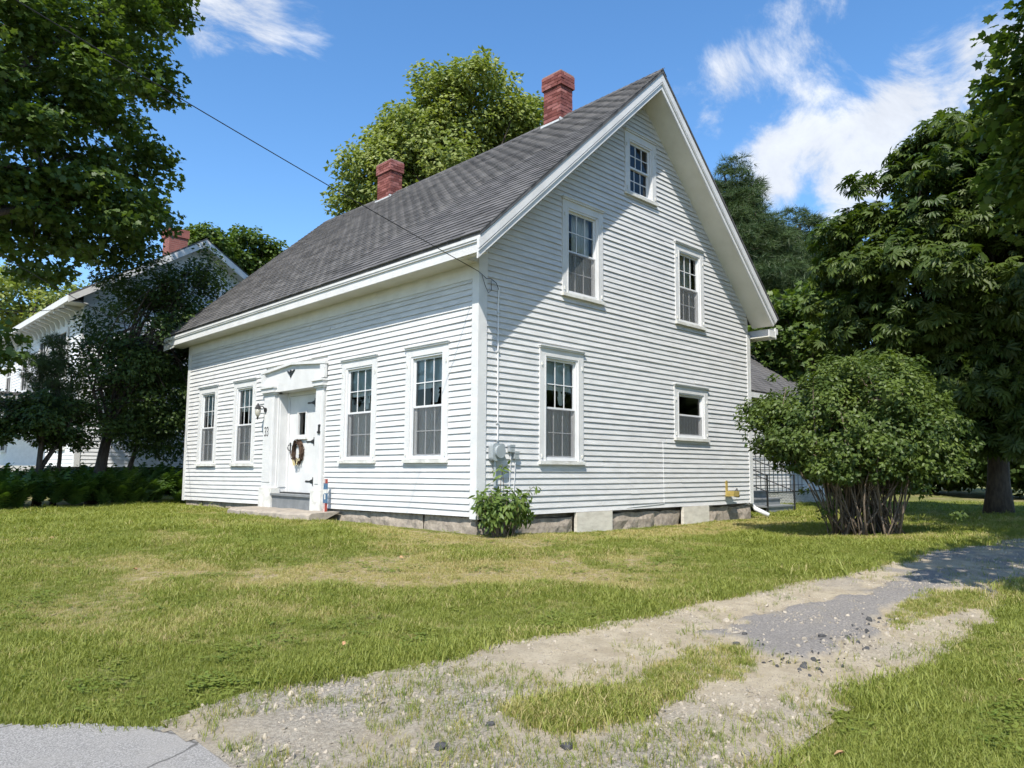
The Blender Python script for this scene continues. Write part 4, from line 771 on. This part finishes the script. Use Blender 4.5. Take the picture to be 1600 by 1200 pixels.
tree('small_tree', 'small dark tree with slim trunk at the left edge', 'tree', at(60, 745, 21.0), at(70, 640, 21.2), .10, [lob(55, 655, 21.2, 70, 34), lob(0, 645, 21.2, 40, 28), lob(105, 668, 21.2, 50, 30)], 85, .34, 9500, .10, 'ovate4', 'dark_leaf', 14)
tree('slender_tree', 'slender forked dark tree between the leafy tree and the house', 'tree', at(180, 738, 22.6), at(235, 600, 23), .085, [lob(255, 600, 23, 60, 70), lob(280, 540, 23, 35, 60)], 70, .36, 7000, .11, 'ovate', 'dark_leaf', 10)
tree('young_pine', 'small young pine rising between the trees at left', 'tree', at(85, 735, 21.6), at(78, 525, 21.6), .06, [lob(80, 600, 21.6, 28, 45), lob(80, 550, 21.6, 12, 28), lob(78, 640, 21.6, 42, 20)], 90, .22, 5200, .17, 'needles', 'pine_leaf', 24, droop=-.3)
# trees behind the houses
D = 29.
tree('seeding_maple', 'broad yellow green maple rising behind the main roof', 'tree', at(700, 700, 30), at(700, 260, 30), .4,
     [lob(640, 240, D, 85, 70), lob(745, 175, D, 90, 75), lob(700, 150, D, 60, 50), lob(585, 290, D, 65, 55), lob(800, 190, D, 52, 60), lob(690, 280, D, 110, 60), lob(555, 320, D, 40, 30), lob(830, 250, D, 40, 70), lob(620, 195, D, 30, 30), lob(760, 260, 31, 110, 90)], 520, .60, 52000, .20, 'ovate4', 'maple_seeded', 30, flat=.75)
for lab, D, base, lobes in (('tall white pine directly right of the gable roof', 30., at(1150, 720, 30), [lob(1150, 300, 30, 35, 55), lob(1160, 380, 30, 70, 45), lob(1170, 450, 30, 85, 50), lob(1140, 270, 30, 16, 30), lob(1180, 520, 30, 95, 50), lob(1200, 420, 30, 55, 60), lob(1130, 330, 30, 40, 50), lob(1150, 345, 30, 48, 40), lob(1165, 310, 30.5, 40, 30)]), ('shorter white pine standing behind the taller one', 33., at(1245, 720, 33), [lob(1250, 350, 33, 25, 25), lob(1240, 400, 33, 45, 40), lob(1265, 345, 33, 12, 20), lob(1235, 470, 33, 75, 50), lob(1280, 400, 33, 30, 45), lob(1215, 430, 33, 60, 60), lob(1290, 460, 33, 50, 60), lob(1200, 390, 32, 50, 50), lob(1310, 420, 33, 40, 45), lob(1260, 510, 32, 90, 50)])):
    tree('white_pine', lab, 'tree', base, lobes[0][0], .25, lobes, 460, .50, 24000, .36, 'needles', 'pine_leaf', 40, droop=-.35, group='white pines behind the house', flat=.35)
tree('back_maple', 'dark green maple behind the rear wing', 'tree', at(1235, 720, 27), at(1240, 560, 27), .2, [lob(1230, 520, 26, 70, 55), lob(1290, 500, 27, 60, 60), lob(1210, 570, 26, 45, 35), lob(1330, 470, 28, 60, 60)], 150, .55, 10000, .19, 'maple5', 'maple_leaf', 20)
for lab, x, y, D, r, rz, mat in (('rounded green tree behind the neighbouring chimney', 390, 395, 46, 42, 38, 'maple_leaf'), ('small tree beside the neighbouring chimney', 320, 385, 44, 30, 28, 'maple_leaf'), ('pale yellow green tree far left beyond the eave', 40, 470, 48, 80, 45, 'maple_seeded')):
    tree('distant_tree', lab, 'tree', at(x, 715, D), at(x, y+30, D), .25, [lob(x, y, D, r, rz), lob(x-r*.6, y+rz*.6, D, r*.6, rz*.6), lob(x+r*.5, y+rz*.5, D, r*.6, rz*.7)], 90, .70, 9000, .24, 'simple', mat, 10, group='trees beyond the neighbouring house')
# horse chestnut at the right
D = 20.5
tree('chestnut_tree', 'large dark horse chestnut with drooping leaves at the right', 'tree', at(1560, 802, 21.2), at(1540, 420, 21.4), .27,
     [lob(1450, 330, D, 110, 90), lob(1540, 280, D, 110, 90), lob(1390, 430, D, 85, 80), lob(1510, 440, D, 150, 110), lob(1360, 520, D, 70, 60), lob(1440, 570, D, 110, 70), lob(1560, 580, D, 110, 80), lob(1650, 420, D, 140, 190), lob(1490, 235, D, 60, 50), lob(1340, 390, D, 50, 50), lob(1520, 640, 19.5, 60, 35), lob(1440, 640, 19.8, 70, 40), lob(1560, 665, 19.6, 70, 32), lob(1620, 620, 19.6, 80, 60), lob(1385, 610, 20, 50, 40), lob(1330, 470, 20.8, 45, 60)], 560, .52, 26500, .255, 'chestnut', 'chestnut_leaf', 40, droop=.6, upb=.8, outb=.7)
# maple out of frame to the right, its branch tips reach into the corner and it shades the drive
tree('roadside_maple', 'maple branches entering at the upper right edge', 'tree', (5.4, -9.2, 0), (5.2, -8.8, 7.5), .28, [((6.6, -6.9, 8.3), (1.5, 1.3, 1.5)), ((7.6, -6.6, 6.6), (1.2, 1.1, 1.4)), ((4.6, -8.6, 6.5), (3.0, 1.8, 2.2)), ((1.6, -8.4, 4.9), (1.9, 1.0, 1.0)), ((-.5, -7.9, 4.8), (1.5, .6, .7)), ((8.0, -8.2, 5.5), (2.4, 1.4, 2.2)), ((4.4, -8.3, 8.8), (2.5, 1.5, 1.5)), lob(1600, 95, 14.5, 45, 40), lob(1592, 175, 15, 38, 45), lob(1625, 130, 14.5, 50, 45), lob(1620, 230, 15, 45, 60), lob(1630, 310, 15.5, 45, 50), ((11.5, -8.6, 6.5), (3.0, 1.5, 2.2)), ((8.8, -7.6, 4.6), (2.2, 1.0, 1.0))], 440, .54, 30000, .165, 'maple5', 'maple_leaf', 26)
# dark planting at the end of the garden
for lab, x, D, r, h in (('dark leafy shrub mass far behind the lilac', 1290, 38, 120, 62), ('dark hedge at the far end of the shaded lawn', 1450, 40, 130, 60), ('dark hedge beyond the chestnut trunk at the right edge', 1620, 38, 130, 80), ('tall leafy trees closing the garden behind the chestnut', 1480, 46, 190, 190), ('leafy tree closing the garden behind the pines', 1330, 48, 140, 150)):
    big = h > 100
    tree('garden_tree' if big else 'hedge_shrub', lab, 'tree' if big else 'shrub', at(x, 722, D), at(x, 722-h, D), .2, [lob(x, 745-h*.5-(40 if big else 0), D, r, h*.62, .5), lob(x-r*.5, 745-h*.45-(40 if big else 0), D-.5, r*.6, h*.5, .5), lob(x+r*.5, 745-h*.45-(40 if big else 0), D-.5, r*.6, h*.5, .5)], 170, .85, 15000, .26, 'simple', 'dark_leaf', 14)
# lilac beside the house
lil = empty('lilac_bush', 'large rounded lilac bush with many bare stems beside the house', 'bush'); LB = np.array([5.15, -3.60]); LIL = -10
lobes = [lob(1280, 650, 13.3, 85, 60), lob(1370, 620, 13.3, 95, 62), lob(1440, 650, 13.3, 65, 55), lob(1340, 690, 12.9, 110, 40), lob(1230, 660, 13.4, 50, 45), lob(1410, 690, 13.2, 80, 35), lob(1330, 600, 13.8, 60, 35), lob(1225, 620, 13.7, 28, 22), lob(1235, 690, 13.2, 45, 28), lob(1440, 715, 13.0, 55, 40), lob(1300, 722, 13.5, 70, 22), lob(1390, 575, 13.6, 30, 20), lob(1475, 690, 13.4, 35, 30), lob(1195, 655, 13.6, 18, 25), lob(1425, 748, 13.0, 50, 26), lob(1350, 728, 12.8, 80, 20)]
LIL = 0; C, rad = clumps(lobes, 380, .20, .28); C2, r2_ = clumps([(l[0], tuple(q*1.16 for q in l[1])) for l in lobes[:7]], 46, .11, .95); C = np.concatenate([C, C2, np.stack([LB[0]+rng.normal(0, .6, 14), LB[1]+rng.normal(0, .6, 14), rng.uniform(-.1, .9, 14)], -1)]); rad = np.concatenate([rad, r2_, np.full(14, .11)]); mb = MB()
for k in range(120):
    a = rng.uniform(0, 6.283); r_ = .62*math.sqrt(rng.random()); b0 = np.array([LB[0]+r_*math.cos(a), LB[1]+r_*math.sin(a), gz(*LB)-.05]); tgt = C[rng.integers(len(C))]*1.0; tgt[2] = max(tgt[2]-.2, 1.0); tgt[:2] = b0[:2]+(tgt[:2]-b0[:2])*rng.uniform(.35, .9); limb(mb, b0, tgt, rng.uniform(.008, .022), .005, .22, 6)
mb.build('stems', 'twig', lil, smooth=True); leaf_mesh('foliage', 'lilac_leaf', lil, C, rad, 44000, .076, 'ovate4', at(1345, 660, 13.5), .35, flat=.7, upb=.75, outb=.7)
# peony at the corner of the house
pe = empty('peony_plant', 'leafy green peony growing at the near house corner', 'plant'); mb = MB(); C = []
for k in range(34):
    a = rng.uniform(0, 6.283); r_ = .40*math.sqrt(rng.random()); b0 = np.array([.22+.16*math.cos(a), -.34+.10*math.sin(a), gz(.2, -.35)-.03]); tp = np.array([.24+1.25*r_*math.cos(a), -.38+.75*r_*math.sin(a), b0[2]+rng.uniform(.35, .78)-.25*r_]); pl = limb(mb, b0, tp, .007, .004, .08, 4); C += [tp, np.array(pl[3]), np.array(pl[2])]
for k, (dx, dz_) in enumerate(((.05, 1.05), (.0, .98), (.62, .72))): limb(mb, (.2, -.3, gz(.2, -.3)), (.18+dx, -.3-.05*k, gz(.2, -.3)+dz_), .006, .004, .05, 4); C += [np.array((.18+dx, -.3-.05*k, gz(.2, -.3)+dz_-.08))]
mb.build('stems', 'twig', pe); leaf_mesh('foliage', 'peony_leaf', pe, C, [.14]*len(C), 1000, .125, 'lance', (.2, -.35, .1), .5, flat=.8, upb=.5, outb=.9)
# fern bed
fern_line = lambda x: 10.05+.38*(x+4.1) if x > -4.1 else 10.05-.1*(x+4.1)
V = []; Fc = []; Tn = []; nv = 0
for pl in range(270):
    x = rng.uniform(-8.5, .6); y0 = fern_line(x)+.25; y = y0+rng.random()**1.3*3.2
    if x > -.2 and y < 11.6: continue
    zb = gz(x, y)+.28*min(1, (y-y0)/1.2)-.02; hgt = rng.uniform(.65, 1.0); tn = rng.random()
    for f in range(13):
        az = rng.uniform(0, 6.283); ln_ = hgt*rng.uniform(.8, 1.15); lean = rng.uniform(.35, .95); d2 = np.array([math.cos(az), math.sin(az), 0]); sd = np.array([-d2[1], d2[0], 0]); npn = 11
        prev = None
        for i in range(npn+1):
            s = i/npn; p_ = np.array([x, y, zb])+d2*ln_*lean*s*(.4+.6*s)+np.array([0, 0, ln_*(1.05*s-.55*lean*s*s)])
            if prev is not None and i > 1:
                wd = ln_*.20*math.sin(math.pi*min(1, s*.9+.12))**.8; tg = unit(p_-prev)
                for sg in (-1, 1):
                    V += [tuple(prev), tuple(p_), tuple((prev+p_)/2+sd*sg*wd+tg*wd*.35-np.array([0, 0, wd*.25]))]; Fc.append((nv, nv+1, nv+2)); nv += 3; Tn += [min(1, .5*tn+.5*rng.random())]*3
            prev = p_
o = np_mesh('fern_bed', V, Fc, 'fern_leaf', Tn); tag(o, 'dark bed of ferns along the edge of the lawn at left', 'ferns', kind='stuff')

# ------------------------------------------------------------------ grass, gravel
def tuft(name, n, spread, h, w, mat, lean=.5):
    V = []; Fc = []
    for i in range(n):
        a = rng.uniform(0, 6.283); r_ = spread*math.sqrt(rng.random()); bx, by = r_*math.cos(a), r_*math.sin(a); b_ = rng.uniform(0, 6.283); l_ = h*rng.uniform(.5, 1.2); ln_ = lean*rng.uniform(.2, 1.3)*l_; wx, wy = w*math.sin(b_), -w*math.cos(b_); k = len(V)
        V += [(bx-wx, by-wy, -.01), (bx+wx, by+wy, -.01), (bx+wx*.7+ln_*.35*math.cos(b_), by+wy*.7+ln_*.35*math.sin(b_), l_*.6), (bx-wx*.7+ln_*.35*math.cos(b_), by-wy*.7+ln_*.35*math.sin(b_), l_*.6), (bx+ln_*math.cos(b_), by+ln_*math.sin(b_), l_)]
        Fc += [(k, k+1, k+2), (k, k+2, k+3), (k+3, k+2, k+4)]
    me = bpy.data.meshes.new(name); me.from_pydata(V, [], Fc); me.materials.append(MATS[mat]); return bpy.data.objects.new(name, me)
def scatter(name, src, X, Y, Z, rot, scl, tint, **kw):
    me = bpy.data.meshes.new(name); n = len(X); me.vertices.add(n); me.vertices.foreach_set('co', np.stack([X, Y, Z], -1).astype(np.float32).ravel())
    for nm, typ, arr in (('rotv', 'FLOAT_VECTOR', rot), ('scl', 'FLOAT_VECTOR', scl), ('tint', 'FLOAT', tint)):
        a = me.attributes.new(nm, typ, 'POINT'); a.data.foreach_set('vector' if typ != 'FLOAT' else 'value', np.asarray(arr, np.float32).ravel())
    o = bpy.data.objects.new(name, me); link(o); ng = bpy.data.node_groups.new(name+'_nodes', 'GeometryNodeTree')
    ng.interface.new_socket('Geometry', in_out='INPUT', socket_type='NodeSocketGeometry'); ng.interface.new_socket('Geometry', in_out='OUTPUT', socket_type='NodeSocketGeometry')
    gi = ng.nodes.new('NodeGroupInput'); go = ng.nodes.new('NodeGroupOutput'); m2p = ng.nodes.new('GeometryNodeMeshToPoints'); ip = ng.nodes.new('GeometryNodeInstanceOnPoints'); oi = ng.nodes.new('GeometryNodeObjectInfo'); oi.inputs['Object'].default_value = src
    def na(nm): a = ng.nodes.new('GeometryNodeInputNamedAttribute'); a.data_type = 'FLOAT_VECTOR'; a.inputs['Name'].default_value = nm; return [s for s in a.outputs if s.enabled and s.name == 'Attribute'][0]
    ng.links.new(gi.outputs[0], m2p.inputs[0]); ng.links.new(m2p.outputs[0], ip.inputs['Points']); ng.links.new(oi.outputs['Geometry'], ip.inputs['Instance']); ng.links.new(na('rotv'), ip.inputs['Rotation']); ng.links.new(na('scl'), ip.inputs['Scale']); ng.links.new(ip.outputs[0], go.inputs[0])
    md = o.modifiers.new('scatter', 'NODES'); md.node_group = ng; me.materials.append(src.data.materials[0]); return tag(o, kind='stuff', **kw)
# random points in the camera's wedge, denser near the camera
def wedge(n, d0, d1, pw):
    s = d0+(d1-d0)*rng.random(n)**pw; lat = (rng.random(n)*2-1)*(.80*s+1.6); return CAM[0]+FW2[0]*s+RT2[0]*lat, CAM[1]+FW2[1]*s+RT2[1]*lat, s
def in_house(x, y): return (x > -.04) & (x < HW+.05) & (y > -.04) & (y < HL) | ((x > HW) & (x < 16.7) & (y > 1.95)) | ((x > -.74) & (y > 3.75) & (y < 7.15) & (x < .1))
for j in range(3):
    src = tuft('grass_tuft', 28, .075, .033, .0020, 'grass_blade', 1.15)
    x, y, s = wedge(66000, 2.6, 26, 1.25); dd = drive_d(x, y); rd = road_d(x, y); isl = np.maximum(sdist(ISLAND, x, y), sdist(ISLAND2, x, y))+.12*(fbm(x*8, y*8, 3)-.5)
    ok = ((dd < .02) | (isl > -.02)) & (rd < -.02) & ~in_house(x, y) & ~((y > np.vectorize(fern_line)(x)+.3) & (x < .2)); x, y, s, dd, isl = x[ok], y[ok], s[ok], dd[ok], isl[ok]; n = len(x)
    dr = dry_m(x, y); dr = np.where(isl > -.05, .25+.4*fbm(x*3, y*3, 3), dr)
    big = fbm(x*1.3+50, y*1.3, 4); sc_ = (.70+.75*ss(.35, .7, big))*(1-.45*dr)*rng.uniform(.7, 1.3, n); sc_ *= .45+.55*ss(.05, .7, np.hypot(np.maximum(np.maximum(-x, x-8.2), 0), np.maximum(-y, 0))); sc_ *= 1+.35*ss(-.7, -.1, dd)*ss(.3, .55, fbm(x*2, y*2, 3)); wdt = np.clip(s/6.0, 1.0, 2.6)
    tint = np.clip(np.where(rng.random(n) < dr*.95, .70+.3*rng.random(n), .05+.50*rng.random(n)*(.5+big)), 0, 1)
    scatter('grass', src, x, y, ground_z(x, y)+np.where((isl > -.05) & (dd > 0), .016+patch_h(x, y), 0), np.stack([rng.normal(0, .12, n), rng.normal(0, .12, n), rng.uniform(0, 6.28, n)], -1), np.stack([sc_*wdt, sc_*wdt, sc_*np.minimum(wdt, 1.25)], -1), tint, label='short mown lawn grass, green with straw coloured patches', cat='grass', group='lawn grass')
V = []; Fc = []
for i in range(26):
    a = rng.uniform(0, 6.283); r_ = .09*math.sqrt(rng.random()); P, Fa = TM['ovate4']; b_ = rng.uniform(0, 6.283); sz = rng.uniform(.018, .034); k = len(V); h_ = rng.uniform(.018, .04); tl = rng.uniform(-.3, .5)
    for p_ in P: x_, y_, z_ = p_*sz; V.append((r_*math.cos(a)+x_*1.5*math.cos(b_)-y_*math.sin(b_), r_*math.sin(a)+x_*1.5*math.sin(b_)+y_*math.cos(b_), h_+z_+y_*tl))
    Fc += [tuple(int(q)+k for q in f) for f in Fa]
_me = bpy.data.meshes.new('clover_patch'); _me.from_pydata(V, [], Fc); _me.materials.append(MATS['weed_blade']); src = bpy.data.objects.new('clover_patch', _me)
x, y, s = wedge(26000, 2.8, 16, 1.2); ok = (drive_d(x, y) < -.05) & (road_d(x, y) < -.1) & ~in_house(x, y) & (rng.random(len(x)) < ss(.55, .68, fbm(x*1.9+90, y*1.9, 4))*.45+.03); x, y = x[ok], y[ok]; n = len(x); sc_ = rng.uniform(.5, 1.2, n)
scatter('lawn_clover', src, x, y, ground_z(x, y)-.005, np.stack([rng.normal(0, .1, n), rng.normal(0, .1, n), rng.uniform(0, 6.28, n)], -1), np.stack([sc_]*3, -1), rng.random(n)*.45, label='patches of low clover and broad leaved weeds in the lawn', cat='clover')
src = tuft('weed_tuft', 9, .05, .06, .0022, 'weed_blade', 1.1)
x, y, s = wedge(60000, 2.6, 12, 1.1); dd = drive_d(x, y); wn_ = fbm(x*1.7+70, y*1.7, 4)+.25*(fbm(x*9, y*9, 2)-.5); pr = ss(.40, .62, wn_)*(.30+.7*ss(-2.0, -4.4, x))+.6*ss(.25, .0, dd)
ok = (dd > 0) & (road_d(x, y) < -.02) & (sdist(PATCH, x, y) < .03) & (rng.random(len(x)) < pr*.8); x, y = x[ok], y[ok]; n = len(x); sc_ = rng.uniform(.3, 1.0, n)
scatter('driveway_weeds', src, x, y, ground_z(x, y)+.014+patch_h(x, y), np.stack([rng.normal(0, .2, n), rng.normal(0, .2, n), rng.uniform(0, 6.28, n)], -1), np.stack([sc_]*3, -1), rng.random(n), label='sparse yellow green weeds growing through the driveway gravel', cat='weeds')
def rock(name, r, mat):
    b = MB(); n = 8; V = [(0, 0, -r*.5)]
    for z, k in ((-.15, .95), (.3, .8)): V += [(r*k*math.cos(6.283*i/n)*rng.uniform(.75, 1.2), r*k*math.sin(6.283*i/n)*rng.uniform(.75, 1.2), r*z*rng.uniform(.7, 1.3)) for i in range(n)]
    V.append((0, 0, r*.5)); Fc = [(0, 1+(i+1) % n, 1+i) for i in range(n)]+[(1+i, 1+(i+1) % n, 9+(i+1) % n, 9+i) for i in range(n)]+[(9+i, 9+(i+1) % n, 17) for i in range(n)]; b.add(V, Fc); me = b.mesh(name); me.materials.append(MATS[mat]); return bpy.data.objects.new(name, me)
src = rock('pebble', .0075, 'pebble'); x, y, s = wedge(85000, 2.6, 11, 1.3); ok = (drive_d(x, y) > .0) & (road_d(x, y) < .03) & (rng.random(len(x)) < .15+.85*ss(.42, .6, fbm(x*1.6+40, y*1.6, 4))); x, y = x[ok], y[ok]; n = len(x); sc_ = rng.lognormal(-.25, .55, n)
scatter('gravel', src, x, y, ground_z(x, y)+.017+patch_h(x, y), rng.uniform(0, 6.28, (n, 3)), np.stack([sc_, sc_, sc_*.8], -1), rng.random(n), label='loose gravel scattered over the driveway', cat='gravel')
_pp = np.array([PATCH[i] for i in (9, 8, 7, 6, 0, 10)]); _cr = []
for i in range(90):
    k = rng.integers(0, 3); q = _pp[k]+(_pp[k+1]-_pp[k])*rng.random()+rng.normal(0, .10, 2); _cr.append(q)
_cr = np.array(_cr); src = rock('crumb', .012, 'chunk'); n = len(_cr); sc_ = rng.lognormal(-.2, .5, n)
scatter('asphalt_crumbs', src, _cr[:, 0], _cr[:, 1], ground_z(_cr[:, 0], _cr[:, 1])+.018+patch_h(_cr[:, 0], _cr[:, 1]), rng.uniform(0, 6.28, (n, 3)), np.stack([sc_, sc_, sc_*.7], -1), rng.random(n), label='dark crumbs broken from the edge of the asphalt patch', cat='rubble')
for (x, y), r_, lab in zip(((-4.56, -5.29), (-4.91, -5.32), (-4.47, -5.74), (-2.34, -5.46), (-1.77, -5.83), (-2.15, -5.42)), (.028, .04, .035, .03, .035, .022), ('small dark stone on the gravel left of the grass strip', 'largest dark asphalt lump in the left gravel', 'dark lump just below the green driveway strip', 'dark lump at the broken edge of the asphalt patch', 'dark lump on the sand right of the asphalt patch', 'smallest dark lump by the asphalt patch corner')):
    o = rock('asphalt_lump', r_, 'chunk'); o.location = (x, y, gz(x, y)+.022+float(patch_h(np.array([x]), np.array([y]))[0])); o.rotation_euler = (0, 0, rng.uniform(0, 6)); link(o); tag(o, lab, 'stone', 'loose lumps on the driveway')
for (x, y), lab in zip(((-4.4, -3.57), (-4.66, 3.4), (-4.56, .23), (-2.04, -.96), (-3.58, -6.68), (-1.76, -7.03)), ('orange fallen leaf on the green lawn near the driveway', 'pale fallen leaf far left on the lawn', 'brown fallen leaf on the dry left part of the lawn', 'fallen leaf on the dry lawn below the doorstep', 'tan fallen leaf on the grass at the bottom right', 'orange fallen leaf on the grass at the right edge')):
    P, Fa = TM['maple5']; b = MB(); b.add([(p_[0]*.06, p_[1]*.06, p_[2]*.06-.25*abs(p_[0])*.06+.012*math.sin(p_[1]*5)) for p_ in P], [tuple(f) for f in Fa]); o = b.build('fallen_leaf', 'dead_leaf', label=lab, cat='leaf', group='fallen leaves on the lawn'); o.location = (x, y, gz(x, y)+.045); o.rotation_euler = (rng.uniform(-.5, .5), rng.uniform(-.5, .5), rng.uniform(0, 6))
